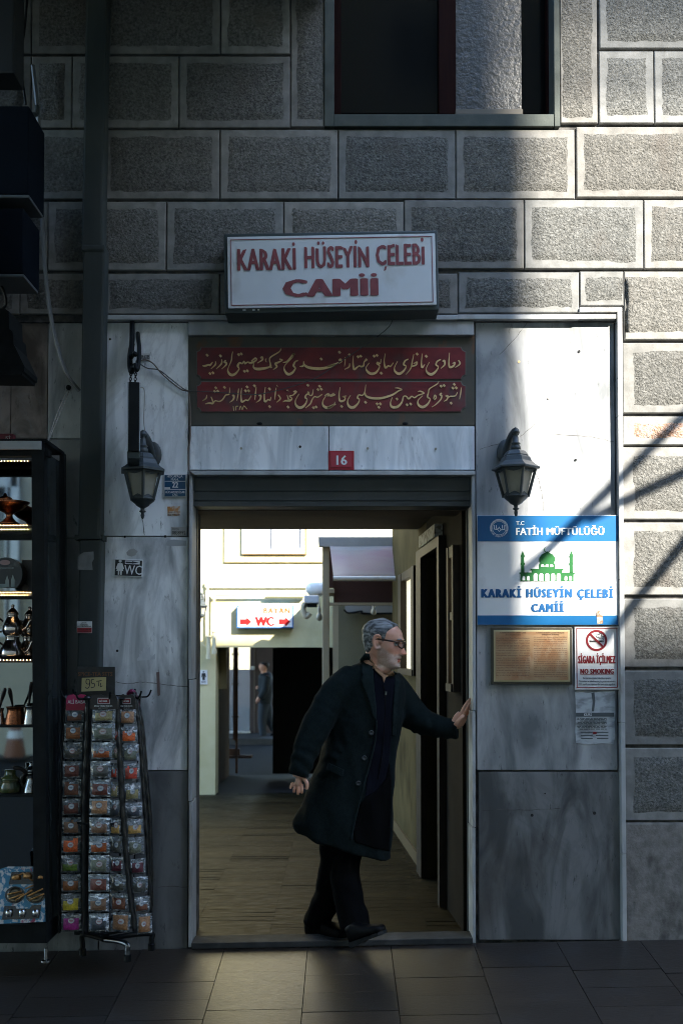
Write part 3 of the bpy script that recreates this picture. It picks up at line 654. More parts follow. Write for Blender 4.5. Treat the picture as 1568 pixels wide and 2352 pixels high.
# overhead tubes whose shadows fall on the right of the front
def shadow_bar(name, a, b, d, r, label):
    q = []
    for x, y in (a, b):
        p = P(x, y, 0); s = d / SUN.y * -1 if 0 else d; q.append(Vector((p.x + .8 * s, -s, p.z + .8 * s)))
    t = (q[1] - q[0]); bm = NB(); tube(bm, [q[0] - t * .02, q[1] + t * 1.2], r, 10); return tag(obj(name, bm, M['black']), label, 'pole', 'poles above the pavement')
shadow_bar('awning_pole', (1190, 1330), (1568, 955), 3.0, .030, 'upper awning pole above the pavement')
shadow_bar('awning_pole', (1360, 1185), (1568, 1088), 2.6, .027, 'shallow awning pole above the pavement')
shadow_bar('awning_pole', (1400, 1455), (1568, 1245), 2.8, .030, 'lower awning pole above the pavement')
bm = NB(); p = P(1568, 1245, 0); q = Vector((p.x + .8 * 2.8, -2.8, p.z + .8 * 2.8))

M['net'] = mat('added_net', (.05, .05, .05), .9, alpha=.5)  # half-clear nets added out of view to dim the sun at the top right
for i, (zb_, lb) in enumerate(((12.35, 'longer unseen net added in the gap opposite to dim the sun high on the wall'), (12.75, 'shorter unseen net added in the gap opposite to dim the sun high on the wall'))):
    bm = NB(); v = [bm.verts.new((x, -10 - i * 1.5, z + i * 1.2)) for x, z in ((8.0, zb_), (13.4 + i, zb_), (13.4 + i, 15.0), (8.0, 15.0))]; bm.faces.new(v); tag(obj('added_net', bm, M['net']), lb, 'net')
T = thing('added_canopy', 'unseen dark canopy added over the street to cut sky light on the front', 'canopy', (-1, -5, 5.3))  # added out of view: hides sky so the front falls darker
bm = NB(); pts = [(-9, -2.3), (2.3, -2.3), (7.6, -9.2), (-9, -9.2)]
a = [bm.verts.new((x, y, 5.3)) for x, y in pts]; b = [bm.verts.new((x, y, 5.34)) for x, y in pts]; bm.faces.new(a); bm.faces.new(b[::-1]); [bm.faces.new((a[i], b[i], b[(i + 1) % 4], a[(i + 1) % 4])) for i in range(4)]
obj('canvas', bm, mat('added_canvas', (.02, .045, .05), .8, col2=(.03, .06, .065), vs=3), T)
# ================================================================ things on the front
def plate(name, label, cat, l, t, r, b, th, m, Yw=.03, bev=.002, X=None, group=None, part='board'):
    T = thing(name, label, cat, P((l + r) / 2, (t + b) / 2, Yw), group); bm = NB(); rbox(bm, l, t, r, b, Yw - th, Yw + .001, bev=bev, Yr=Yw - th)
    obj(part, bm, m, T, X=X); return T
def lines(bm, s, l, t, r, b, Y, n_lines, bold=.0, X=None, mi=0, gap=.32):
    """justified small print"""
    h = (b - t) / n_lines
    for i, q in enumerate(s[:n_lines]): text(bm, q, l, t + i * h + h * gap * .5, r if len(q) > 18 else l + (r - l) * len(q) / 26, t + (i + 1) * h - h * gap * .5, Y, mi, bold, X)
# --- big light box over the door
Yf = -.15; c = P(760, 624, Yf); X = rotY(c, -1.0)
T = thing('mosque_sign', 'white light box naming the mosque in worn dark red letters over the doorway', 'sign', c)
bm = NB(); rbox(bm, 515, 533, 1006, 716, Yf, 0, bev=.006); obj('casing', bm, M['signgreen'], T, X=X)
bm = NB(); rbox(bm, 523, 540, 1000, 704, Yf - .012, Yf, bev=.003); obj('face', bm, M['offwhite'], T, X=X)
bm = NB(); yy = Yf - .0145
for l, t, r, b in ((530, 546, 993, 547.4), (530, 696.5, 993, 698), (530, 547.4, 531.4, 696.5), (991.6, 547.4, 993, 696.5)): rbox(bm, l, t, r, b, yy, yy + .002)
obj('border_line', bm, M['maroon'], T, X=X)
def worn(bm, amt, x0, x1, zlo, zhi, seed):
    """break up the tops of the letters: loose flakes curl away"""
    for v in bm.verts:
        if v.co.z > zlo:
            n = noise.noise(Vector((v.co.x * 23 + seed, 0, seed))); 
            if n > -.1: v.co.z -= amt * (n + .1) * (v.co.z - zlo) / (zhi - zlo) * 2.2
bm = NB()
def word(s, l, r, t, b, bold, tt=None):
    text(bm, s, l, t, r, b, yy, bold=bold, space=1.12)
word('KARAKI', 545, 680, 568, 618, .055); word('HUSEYIN', 699, 848, 565, 616, .055); word('CELEBI', 863, 975, 562, 612, .055)
zz = P(760, 580, yy).z; bmesh.ops.subdivide_edges(bm, edges=[e for e in bm.edges if e.calc_length() > .02], cuts=4)
worn(bm, .011, 0, 0, P(760, 592, yy).z, P(760, 566, yy).z, 3.1)
def dot(x, y, rx, ry=None): ball(bm, P(x, y, yy), rx / 450, sy=.05, sz=(ry or rx) / rx, n=10)
dot(675, 559, 3.6, 4.2); dot(732, 558, 3.2, 4.2); dot(743, 558, 3, 4); dot(818, 557, 3.4, 5); dot(970, 554, 3.4, 5)
pprism(bm, [(883, 614), (888, 614), (886, 622), (881, 624), (883, 619)], yy, .002)
text(bm, 'CAMII', 648, 640, 868, 681, yy, bold=.075, space=1.12)
for x in (830.5, 858): ball(bm, P(x, 633, yy), 7.2 / 450, sy=.05, sz=.58, n=14)
obj('lettering', bm, M['maroon'], T, X=X)
bm = NB(); 
for x, w in ((556, 7), (578, 6), (590, 4)): rbox(bm, x, 707, x + w, 710, Yf - .002, Yf + .001)
obj('paint_chip', bm, M['margin'] if 0 else M['wtext'], T, X=X)
# --- carved Ottoman inscription
T = thing('inscription_panel', 'carved panel of gilt Arabic script on two dark red cartouches over the door', 'inscription', P(760, 870, .06))
Yi = .035
bm = NB(); x0, x1, z0, z1 = R(434, 769, 1088, 976, .05)
rbox(bm, 433, 768, 1090, 977, Yi, .07); obj('border', bm, M['oldgreen'], T)
def cart(l, t, r, b, q=10):
    def arc(cx, cy, a0): return [(cx + q * math.cos(math.radians(a0 - s * 15)), cy + q * math.sin(math.radians(a0 - s * 15))) for s in range(7)]
    return arc(l, t, 90) + arc(r, t, 180) + arc(r, b, 270) + arc(l, b, 360)
for l, t, r, b in ((453, 798, 1068, 870), (453, 877, 1068, 945)):
    bm = NB(); pprism(bm, cart(l - 1.5, t - 1.5, r + 1.5, b + 1.5), Yi - .0035, .006); f = obj('moulding', bm, mat('moulding', (.13, .135, .12), .5), T)
    bm = NB(); pprism(bm, cart(l, t, r, b), Yi - .006, .006); obj('cartouche', bm, M['maroonfield'], T)
LX, RX = 447.8, 752.1; k = .20505
LS = """85,262,5 115,265,16 150,252,12 172,255,14 200,220,6|232,212,6 230,250,12 182,296,3|300,192,6 298,240,13 240,298,3|345,200,10 330,222,12 350,228,14 352,250,12 302,298,3|424,105,3 414,150,9 408,205,8 375,285,5 372,330,15 405,365,22 450,355,17 494,300,10 480,265,16 500,230,14 530,238,11 550,212,9 562,238,14 592,222,10 630,232,16 690,198,10 675,178,13 632,212,8|735,178,12 752,165,14 756,195,13 700,232,3|800,182,4 790,200,7 802,222,4|966,72,5 940,108,9 850,165,11 836,200,9 850,262,13 835,276,11 780,292,20 700,300,23 657,280,12 660,235,4|838,250,8 856,285,15|876,308,3 918,272,13 900,240,16 930,226,14 982,198,7 945,188,9|985,225,4 1030,215,11 1085,150,10 1106,130,18 1095,165,8 1060,200,7 1006,260,5 1002,310,13 1040,357,22 1088,343,18 1124,290,11 1104,262,16 1122,218,12 1156,203,8|1172,270,4 1204,268,14 1220,250,12|1217,212,6 1224,252,15 1280,284,21 1400,296,23 1500,276,19 1572,252,13|135,590,5 125,630,10 85,655,3|116,690,4 160,680,13 205,680,14 182,610,8|205,680,11 230,655,8 272,662,9 312,640,10 345,592,10 385,580,8 390,508,4|418,598,12 438,598,14 430,640,13 388,674,3|490,518,4 482,590,10 470,655,3|523,512,4 516,600,10 526,666,17 570,645,9 596,650,10 632,598,6|686,503,4 678,580,10 672,640,3|715,598,12 738,595,14 730,640,13 686,674,3|789,503,4 776,600,10 786,666,17 820,640,9 840,650,10 852,612,5|909,510,4 900,580,10 892,640,3|914,478,5 926,494,5|932,588,8 956,630,13 916,672,4|986,668,3 1012,655,11 1060,653,17 1086,630,9 1058,602,8 1100,590,9 1132,552,17 1100,552,8|1032,590,6 1048,640,11|1026,542,5 1038,534,5 1048,548,5|1165,578,3 1125,650,7 1132,705,17 1180,733,23 1230,700,15 1255,640,8 1234,618,14 1246,588,10 1276,570,13 1262,556,8 1284,592,8 1312,588,9 1325,528,4|1236,735,3 1290,690,11 1312,640,9 1340,608,8 1372,615,10 1424,583,6|1466,600,4 1430,660,7 1437,710,17 1490,733,23 1572,688,14|1450,600,4 1490,578,13 1520,602,11 1570,584,10|430,715,6 436,765,6|458,762,5 460,720,7 482,716,6|498,757,5 512,715,7 527,752,5|535,752,5 550,712,7 584,748,6"""
RS = """-5,276,15 80,246,14 152,218,13 142,190,15 128,205,11|197,165,4 196,210,10 188,270,3|246,235,6 240,275,11 190,302,3|289,150,4 284,230,11 295,300,17 325,284,12 352,265,9 375,272,13 402,262,12 408,222,9 440,188,20|465,232,3 431,280,5 442,322,15 490,353,22 545,335,17 582,270,8 556,238,17 562,224,10 588,238,9 597,188,5|643,128,4 632,220,10 648,283,17 680,262,10 702,270,10 735,230,6|782,213,3 748,280,7 754,325,15 800,353,22 850,320,15 878,270,8 850,248,14 866,208,12 902,188,8|963,135,4 945,220,10 930,290,9 876,362,3|930,272,9 986,255,13 998,222,12 960,240,6|1058,128,4 1048,230,10 1056,283,15 1086,248,6|1137,223,3 1103,290,7 1112,335,15 1160,360,23 1210,325,15 1238,275,8 1212,252,13 1226,213,12 1266,193,8|1285,215,11 1305,205,13 1308,250,13 1266,292,3|1363,118,4 1355,220,10 1366,278,17 1410,262,15 1422,225,9 1396,238,7|1462,200,8 1480,240,13 1426,283,4|-4,735,17 50,715,9 86,668,3|-4,600,11 40,590,9 72,575,17|139,503,4 128,600,10 140,658,17 186,650,13 196,618,9 166,608,6 212,600,6|256,593,3 225,650,7 233,705,17 280,733,23 335,690,13 356,640,8 333,622,14 350,588,9 386,595,9 414,560,9 427,475,4|418,565,9 432,603,15 500,626,19 600,626,19 720,590,15 792,545,11 830,530,8 785,512,10 752,512,4|722,618,3 702,680,9 720,723,19 780,723,21 830,670,13 848,608,9 880,605,9 905,633,13 940,605,9 972,620,10 1010,595,10 1078,570,8 1035,548,11 1008,554,4|1062,598,3 1012,650,7 1016,700,17 1065,726,22 1120,690,15 1145,635,8 1116,612,14 1128,560,9 1140,520,8 1220,470,9 1244,436,4|1184,632,9 1198,592,10 1214,618,10 1192,645,9|1166,725,3 1216,690,9 1264,640,11 1275,600,12 1255,585,13 1275,570,10|1318,604,12 1342,600,13 1334,640,11 1300,662,3|1342,622,9 1370,605,9 1400,605,10 1432,595,9 1452,558,5|1494,508,5 1485,580,10 1474,636,3"""
LD = "490,138 520,130 555,325 588,320 138,145 287,152 170,350 203,342 1413,187 1104,135 235,510 222,550 258,548 332,505 585,500 567,543 602,543 667,487 835,522 837,720 1043,725 1265,482 1395,492 1378,530 1414,525 1327,733 1357,725"
RD = "133,112 246,140 340,162 370,155 520,155 552,147 600,347 1000,132 1103,157 157,718 424,672 553,690 590,690 573,728 775,635 888,700 928,692 1268,492 1302,485 1415,472 1400,512 1438,510 1380,682"
bm = NB(); Yt = Yi - .006
for src, ox in ((LS, LX), (RS, RX)):
    for st in src.split('|'):
        pts = [tuple(float(v) for v in q.split(',')) for q in st.split()]
        w = []
        for x, y, wd in smoothpts(pts, 4):
            p = P(ox + x * k, 786.6 + y * k, Yt); w.append((p.x, p.z, max(wd, 5) * 1.35 * k / 450))
        ribbon(bm, w, Yt, .005)
for src, ox in ((LD, LX), (RD, RX)):
    for q in src.split():
        x, y = map(float, q.split(',')); p = P(ox + x * k, 786.6 + y * k, Yt); s = 3.7 / 450
        prism(bm, [(p.x - s, p.z + s * .2), (p.x + s * .1, p.z - s), (p.x + s, p.z - s * .1), (p.x - s * .1, p.z + s)], Yt - .005, Yt)
obj('script', bm, M['gold'], T)
bm = NB()
for x in (596, 930): ball(bm, P(x, 973, Yi), .016, sy=.5, sz=.5)
obj('clip', bm, M['black'], T)
# --- number plate 16
T = plate('number_plate', 'small red enamel house number plate reading 16 on the lintel', 'sign', 754, 1035, 813, 1079, .006, M['red'], Yw=.022, bev=.003)
bm = NB(); rbox(bm, 759, 1039, 807, 1073, .012, .016, bev=.0025); obj('raised_field', bm, mat('enamel_red', (.40, .02, .045), .3, coat=.4), T)
bm = NB(); text(bm, '16', 772, 1046, 797, 1068, .0105, bold=.035); obj('lettering', bm, M['wtext'], T)
# --- lamps
def lantern(cx, top, label, x_shift=0, Yl=-.17, s=1 / 466.0):
    """wall lantern: cx centre, top pixel of its finial"""
    k_ = s * 466.0; o = P(cx, top, Yl) - Vector((0, 0, 98 * s))
    T = thing('wall_lantern', label, 'lamp', P(cx, top + 60 * k_, .03 if Yl < 0 else Yl)); H = lambda dy: (98 - dy) * s
    hexr = math.pi / 6 + .22
    bm = NB(); lathe(bm, [(.001, H(2)), (6 * s, H(6)), (5 * s, H(9)), (9 * s, H(11)), (9 * s, H(15)), (4 * s, H(19)), (7 * s, H(26)), (8 * s, H(38)), (12 * s, H(40)), (9 * s, H(43)), (12 * s, H(48)), (13 * s, H(58))], o, 16); obj('finial', bm, M['lampmetal'], T, smooth=True)
    bm = NB(); lathe(bm, [(19 * s, H(57)), (23 * s, H(60)), (29 * s, H(68)), (29 * s, H(70.5)), (33 * s, H(73)), (37 * s, H(83)), (48 * s, H(92)), (50 * s, H(93)), (56 * s, H(97)), (56 * s, H(101)), (48 * s, H(102))], o, 6, rot=hexr); obj('roof', bm, M['lampmetal'], T)
    a, b, zt, zb = 45 * s, 28 * s, H(102), H(163)
    bm = NB(); lathe(bm, [(a - .012, zt), (b - .006, zb)], o, 6, rot=hexr, caps=False); obj('glass_pane', bm, M['frosted'], T)
    fb = NB()
    for j in range(6):
        t = 2 * math.pi * j / 6 + hexr; u = Vector((math.cos(t), math.sin(t), 0))
        tube(fb, [o + u * a + Vector((0, 0, zt)), o + u * b + Vector((0, 0, zb - .004))], .0075, 4)
        t2 = t + 2 * math.pi / 6; w = Vector((math.cos(t2), math.sin(t2), 0))
        for zz0, rr, hh in ((zt, a - .004, -.013), (zb, b - .001, .016)):
            p, q = o + u * rr + Vector((0, 0, zz0)), o + w * rr + Vector((0, 0, zz0)); n = 8; up = []; lo = []
            for i in range(n + 1):
                f = i / n; e = p.lerp(q, f); d = hh * (.6 + .7 * (1 - abs(2 * f - 1)) * (1 if .2 < f < .8 else .3))
                up.append(fb.verts.new(e)); lo.append(fb.verts.new(e + Vector((0, 0, d)) + (u + w) * (-.0 if hh < 0 else .0)))
            for i in range(n): fb.faces.new((up[i], up[i + 1], lo[i + 1], lo[i]))
    lathe(fb, [(a + .002, zt + .001), (a + .003, zt - .006), (a - .006, zt - .006)], o, 6, rot=hexr)
    obj('cage', fb, M['lampmetal'], T)
    bm = NB(); lathe(bm, [(28 * s, H(161)), (29 * s, H(164)), (26 * s, H(168)), (17 * s, H(175)), (15 * s, H(178)), (9 * s, H(182)), (5 * s, H(184)), (4.5 * s, H(189)), (8 * s, H(191)), (7 * s, H(193)), (3.4 * s, H(195)), (4.6 * s, H(201)), (3 * s, H(207)), (.001, H(210))], o, 12); obj('base', bm, M['lampmetal'], T, smooth=True)
    bm = NB(); bx = -8 + x_shift
    ball(bm, o + Vector((bx * s, .18, H(44))), .06, sx=.8, sy=.25, sz=1.15, n=16)
    cable(bm, [o + Vector((bx * s, .18, H(60))), o + Vector((bx * s, .13, H(40))), o + Vector((bx * s * .6, .07, H(20))), o + Vector((0, 0, H(13)))], .022, n=8); obj('wall_bracket', bm, M['lampmetal'], T, smooth=True)
    return T
lantern(1183, 979, 'grey wall lantern above the blue mosque sign, partly caught by the sun')
lantern(329, 985, 'grey wall lantern left of the door, below the black hanging sign', 14)
lantern(461, 1359, 'small black lantern by the court pipes, half hidden by the left door jamb', 0, YC - .2, .0017)
# --- hanging sign on a wrought bracket
Yb = -.02
T = thing('hanging_sign', 'black sign box seen edge on, hung on chains left of the inscription', 'sign', P(308, 955, -.25))
c = P(308, 955, -.45); XH = Matrix.Translation(c) @ Matrix.Rotation(math.radians(11.6), 4, 'Z') @ Matrix.Translation(-c)
def hb(l, t, r, b, y0, y1, bev=0): bm = NB(); rbox(bm, l, t, r, b, y0, y1, bev=bev, Yr=-.45); return bm
obj('box', hb(295.5, 877, 320, 1036, -.45, -.06, .003), M['black'], T, X=XH)
for l, r in ((292.5, 295.3), (320.2, 322.5)): obj('face', hb(l, 878, r, 1036, -.448, -.06), mat('sign_face_grey', (.42, .46, .48), .3), T, X=XH)
obj('tray', hb(293.5, 1036, 321, 1052, -.44, -.07, .003), M['signgreen'], T, X=XH)
bm = NB()
for x in (300, 311):
    for i in range(9):
        z = P(x, 876 - i * 5.5, -.25).z; c = Vector((P(x + i * .35, 850, -.25).x, -.25, z)); q = 0.006
        pts = [c + Vector((q * math.cos(t) * (1 if i % 2 else .2), q * math.cos(t) * (.2 if i % 2 else 1), .008 * math.sin(t))) for t in [k_ * math.pi / 4 for k_ in range(9)]]
        tube(bm, pts, .0022, 5, caps=False)
obj('chain', bm, M['black'], T)
T = thing('wrought_bracket', 'black wrought iron scroll bracket carrying the hanging sign', 'bracket', P(306, 800, .03))
bm = NB()
def scroll(pts, r=.011): cable(bm, [P(x, y, Y) for x, y, Y in pts], r, n=8, k=5)
scroll([(304, 741, .02), (304, 770, -.06), (303, 795, -.14), (302, 820, -.2)], .013); scroll([(317, 766, .02), (318, 780, -.1), (320, 800, -.2), (319, 830, -.28), (315, 850, -.3), (311, 835, -.3)])
scroll([(304, 790, -.02), (300, 812, -.1), (299, 835, -.2), (302, 854, -.26), (306, 845, -.28)], .014); scroll([(306, 815, .02), (309, 812, -.2), (311, 814, -.4)], .012); obj('scroll', bm, M['black'], T, smooth=True)
# wires
def wire(label, pts, r, m, name='cable', cat='cable'):
    bm = NB(); cable(bm, [P(*p) for p in pts], r); return tag(obj(name, bm, m), label, cat)
M['wirebrown'] = mat('brown_wire', (.13, .1, .075), .6); M['wirepale'] = mat('pale_wire', (.3, .27, .23), .6); M['wiregrey'] = mat('grey_wire', (.07, .075, .075), .55)
wire('tan cable from the number tag sagging to the corner of the inscription', [(322, 828, .0), (336, 827, .01), (352, 835, .01), (370, 856, .01), (394, 878, .015), (418, 895, .015), (434, 898, .01)], .0035, M['wirebrown'])
wire('grey cable below the tan one, joining it at the inscription corner', [(322, 836, .0), (340, 846, .01), (365, 850, .01), (392, 870, .02), (420, 892, .02), (434, 898, .012)], .003, M['wiregrey'])
wire('thin pale wire crossing the carved inscription up to the big light box', [(434, 898, .01), (500, 901, .005), (570, 906, .0), (610, 903, .0), (680, 885, .0), (730, 865, .0), (790, 825, -.01), (850, 785, -.02), (893, 750, -.04), (904, 722, -.06)], .0022, M['wiregrey'])
wire('brown cable running down the joint left of the door head', [(433, 898, .015), (437, 940, .015), (437, 1000, .012), (434, 1030, .012), (434, 1075, .0), (440, 1087, -.016), (452, 1093, .0)], .0045, M['wirebrown'])
wire('thin white lead looping from the hanging sign to a small tag', [(322, 890, -.1), (331, 893, -.05), (332, 920, -.02), (331, 970, -.02), (335, 1000, -.02), (343, 1030, -.03)], .002, M['wirepale'])
wire('thick grey cable drooping from the upper left corner to the downpipe', [(76, 150, -.12), (86, 240, -.12), (90, 300, -.1), (97, 480, -.06), (103, 600, -.05), (112, 690, -.05), (128, 780, -.05), (152, 855, -.05), (183, 898, -.03)], .0105, M['pipe'] if 0 else mat('grey_conduit', (.13, .14, .14), .5))
# --- small plates at the left of the door
T = plate('cable_tag', 'small white tag reading CPL/63.85 beside the wrought bracket', 'tag', 320, 811, 346, 829, .006, M['white'])
bm = NB(); text(bm, 'CPL/63.85', 321.5, 815, 344, 825, .0225, bold=.02); obj('lettering', bm, M['ink'], T)
T = plate('street_plate', 'blue and white street name plate with number 22 beside the left lantern', 'sign', 376, 1088, 429, 1142, .008, M['wtext'], bev=.002)
bm = NB()
for t, b in ((1091, 1104.5), (1106, 1123), (1125, 1140)): rbox(bm, 378.5, t, 426.5, b, .0205, .0225)
obj('field', bm, M['dblue'], T)
bm = NB(); y = .0195
text(bm, 'HOCAPAŞA', 384, 1090.5, 420, 1098.5, y, bold=.025); text(bm, 'MAH.', 393, 1098.5, 411, 1103.8, y, bold=.02); text(bm, '22', 395.5, 1107, 410, 1120, y, bold=.05)
text(bm, 'HÜDAVENDİGAR', 380, 1126.2, 425, 1133, y, bold=.02); text(bm, 'CAD.', 396, 1133.8, 409, 1139, y, bold=.02); rbox(bm, 378, 1119, 391, 1123, y - .001, y); obj('lettering', bm, M['wtext'], T)
T = plate('sticker', 'torn orange and white sticker with a phone number under the street plate', 'sticker', 385, 1163, 414, 1185, .0015, mat('torn_sticker', (.55, .25, .07), .6, col2=(.6, .55, .48), vs=30, lo=.45, hi=.55), X=rotY(P(400, 1174, .03), -2))
bm = NB(); text(bm, '0530 994 80 08', 385, 1180, 413, 1184.5, .0275, bold=.01); text(bm, 'NAKLİYAT', 386, 1174, 413, 1178, .0275); obj('lettering', bm, mat('brown_ink', (.12, .04, .02), .6), T, X=rotY(P(400, 1174, .03), -2))
T = plate('number_tag', 'small grey tag reading KAPI NO 0838992 at the edge of the door', 'tag', 393, 1210, 429, 1231, .002, mat('grey_tag', (.33, .33, .31), .5))
bm = NB(); text(bm, 'KAPI NO', 396, 1212.5, 412, 1217, .0275); text(bm, '0838992', 396, 1219, 426.5, 1228, .0275, bold=.01); obj('lettering', bm, M['ink'], T)
Xw = rotY(P(295, 1305, .02), 2.2)
T = plate('toilet_sign', 'tilted black and white WC sign with a woman and an arrow on the left marble', 'sign', 261, 1284, 328, 1325, .008, M['wtext'], X=Xw)
bm = NB(); rbox(bm, 264.5, 1286.5, 326, 1322.5, .0205, .0225, bev=.0012); obj('field', bm, M['ink'], T, X=Xw)
bm = NB(); y = .0195; text(bm, 'WC', 286, 1298, 326, 1319.5, y, bold=.012)
ball(bm, P(276, 1289.5, y), 3.6 / 450, sy=.1); pprism(bm, [(271, 1294), (281, 1294), (285.5, 1307), (283, 1308), (280, 1300), (284, 1312), (280.5, 1312), (280.5, 1321), (277, 1321), (277, 1312), (275, 1312), (275, 1321), (271.5, 1321), (271.5, 1312), (268, 1312), (272, 1300), (269, 1308), (266.5, 1307)], y, .002)
rbox(bm, 287, 1287.5, 321, 1295.5, y, y + .001); obj('lettering', bm, M['wtext'], T, X=Xw)
bm = NB(); pprism(bm, [(288.5, 1290), (303, 1290), (303, 1288.6), (319, 1291.5), (303, 1294.4), (303, 1293.2), (288.5, 1293.2)], y - .001, .001); obj('arrow', bm, M['ink'], T, X=Xw)
def torn(label, pts, m, Y=.0285, name='paper_scrap'):
    bm = NB(); pprism(bm, pts, Y, .0014); return tag(obj(name, bm, m), label, 'paper')
M['scrap'] = mat('paper_remnant', (.55, .58, .6), .8, col2=(.66, .68, .7), vs=30)
k7 = zc(0, 1148.3, .2563)
torn('jagged white paper remnant on the left marble below the WC sign', [k7(*q) for q in ((1232, 1442), (1228, 1425), (1250, 1400), (1246, 1375), (1262, 1385), (1262, 1350), (1280, 1362), (1284, 1325), (1300, 1345), (1312, 1312), (1322, 1338), (1345, 1318), (1348, 1390), (1365, 1400), (1390, 1380), (1390, 1428))], M['scrap'])
torn('left of two white glue spots beside the jagged paper remnant', [k7(*q) for q in ((1482, 1310), (1500, 1320), (1505, 1350), (1492, 1392), (1486, 1350))], M['scrap'], name='glue_spot')
torn('right of two white glue spots nearest the door', [k7(*q) for q in ((1532, 1325), (1540, 1315), (1553, 1350), (1540, 1360))], M['scrap'], name='glue_spot')
torn('pale patch of old glue above the WC sign', [k7(*q) for q in ((1135, 470), (1160, 445), (1200, 435), (1235, 460), (1215, 495), (1180, 508), (1140, 495))], mat('old_glue', (.4, .4, .39), .8), name='glue_patch')
torn('pale square scrap under the grey number tag', [k7(*q) for q in ((1492, 390), (1500, 365), (1560, 355), (1600, 360), (1670, 365), (1668, 410), (1560, 412), (1495, 410))], mat('thin_scrap', (.36, .38, .39), .8), name='paper_scrap')
torn('pinkish drip stain of tape on the left marble', [k7(*q) for q in ((1402, 1545), (1430, 1540), (1436, 1750), (1415, 1760), (1408, 1680))], mat('pink_tape', (.17, .12, .11), .7), name='tape_strip')
# sticker on the downpipe, peeled patch
T = plate('sticker', 'red and white sticker for shutters on the downpipe', 'sticker', 177, 1427, 212, 1454, .002, M['wtext'], Yw=-.1, bev=0)
bm = NB(); rbox(bm, 178, 1442, 211, 1453, -.1035, -.102); obj('field', bm, M['red'], T)
bm = NB(); text(bm, 'ÇELİK', 186, 1428.5, 200, 1432.5, -.1035, bold=.02); text(bm, 'KEPENK', 186, 1433, 203, 1436.5, -.1035, bold=.02); text(bm, 'MOTORLU KEPENK', 178, 1437, 210, 1440.5, -.1035, bold=.01); text(bm, '0532 371 40 48', 180, 1443.5, 209, 1447, -.1045, bold=.01); text(bm, '0212 528 24 10', 180, 1448.5, 209, 1452, -.1045, bold=.01); obj('lettering', bm, M['ink'], T)
torn('grey peeled poster patch on the downpipe', [k7(*q) for q in ((697, 625), (702, 500), (750, 470), (840, 462), (842, 530), (825, 560), (832, 628))], mat('peeled', (.26, .27, .27), .8, col2=(.18, .19, .19), vs=20), Y=-.1028, name='paper_scrap')
# --- blue mosque sign on the right
Ys = .03 - .022
T = plate('mosque_sign', 'large blue and white sign with a green mosque emblem on the right marble', 'sign', 1095, 1183, 1419, 1436, .022, M['white'], part='panel', bev=.003)
bm = NB(); y = Ys - .0015
rbox(bm, 1096, 1184, 1418, 1243.5, y, Ys); obj('band', bm, M['blue'], T); bm = NB(); rbox(bm, 1096, 1413.5, 1418, 1435, y, Ys); obj('band', bm, M['blue'], T)
bm = NB(); y = Ys - .003
text(bm, 'T.C', 1184.5, 1197, 1203, 1206, y, bold=.025); text(bm, 'FATİH', 1184, 1206.5, 1245.5, 1229, y, bold=.04, space=1.08); text(bm, 'MÜFTÜLÜĞÜ', 1254, 1206.5, 1386.5, 1229, y, bold=.04, space=1.08)
obj('white_lettering', bm, M['wtext'], T); bm = NB()
cx, cy = 1145.5, 1213
def pol(r, a): p = P(cx + r * math.sin(a), cy - r * math.cos(a), y); return (p.x, p.z)
for i in range(37):
    a = math.radians(-108 + i * 6); prism(bm, [pol(17, a - .032), pol(17, a + .032), pol(21, a + .032), pol(21, a - .032)], y, y + .001)
ring = [pol(15.5, 2 * math.pi * i / 40) for i in range(41)]; ribbon(bm, [(q[0], q[1], .0016) for q in ring], y + .001, .001)
for st in ('1134,1206,1.6 1134,1215,2 1140,1216,2 1146,1212,2 1150,1217,2 1158,1216,2 1158,1206,1.6', '1139,1206,1.6 1139,1214,2', '1153,1206,1.6 1153,1214,2', '1146,1210,1.4 1142,1216,1.6 1146,1221,1.8 1150,1216,1.4'):
    ribbon(bm, [(P(float(a), float(b), y).x, P(float(a), float(b), y).z, float(w) / 450) for a, b, w in (q.split(',') for q in st.split())], y + .001, .001)
s_ = 'DİYANET İŞLERİ BAŞKANLIĞI'
for i, ch in enumerate(s_):
    if ch == ' ': continue
    a = math.radians(252 - i * 144 / (len(s_) - 1)); p = P(cx + 19 * math.sin(a), cy - 19 * math.cos(a), y); h = .0042
    textw(bm, ch, p.x - h * .45, p.x + h * .45, p.z - h, p.z + h, y, X=rotY(p, math.degrees(a) + 180))
obj('crest', bm, M['wtext'], T)
bm = NB(); k6 = zc(1062.2, 1148.3, .3226)
def poly(pts): pprism(bm, [k6(*q) for q in pts], y, .0014)
poly([(410, 578), (410, 527), (402, 525), (402, 516), (490, 516), (490, 502), (481, 500), (481, 490), (543, 490), (543, 456), (551, 448), (543, 430), (545, 410), (560, 388), (588, 374), (599, 365), (610, 374), (640, 388), (656, 410), (657, 430), (648, 448), (656, 456), (656, 490), (716, 490), (716, 500), (706, 502), (706, 516), (797, 518), (797, 526), (788, 528), (788, 578)])
for s in (426, 772):
    poly([(s - 12, 520), (s - 10, 465), (s - 15, 460), (s - 15, 450), (s - 11, 446), (s - 10, 410), (s - 14, 405), (s - 13, 395), (s - 8, 384), (s, 362), (s + 8, 384), (s + 13, 395), (s + 14, 405), (s + 10, 410), (s + 11, 446), (s + 15, 450), (s + 15, 460), (s + 10, 465), (s + 12, 520)])
cr = [(600 + 21 * math.cos(t), 352 + 21 * math.sin(t)) for t in [math.radians(-100 - i * 20) for i in range(15)]] + [(607 + 15 * math.cos(t), 348 + 15 * math.sin(t)) for t in [math.radians(-20 - 360 + 0 + i * 20 - 0) for i in range(0)]]
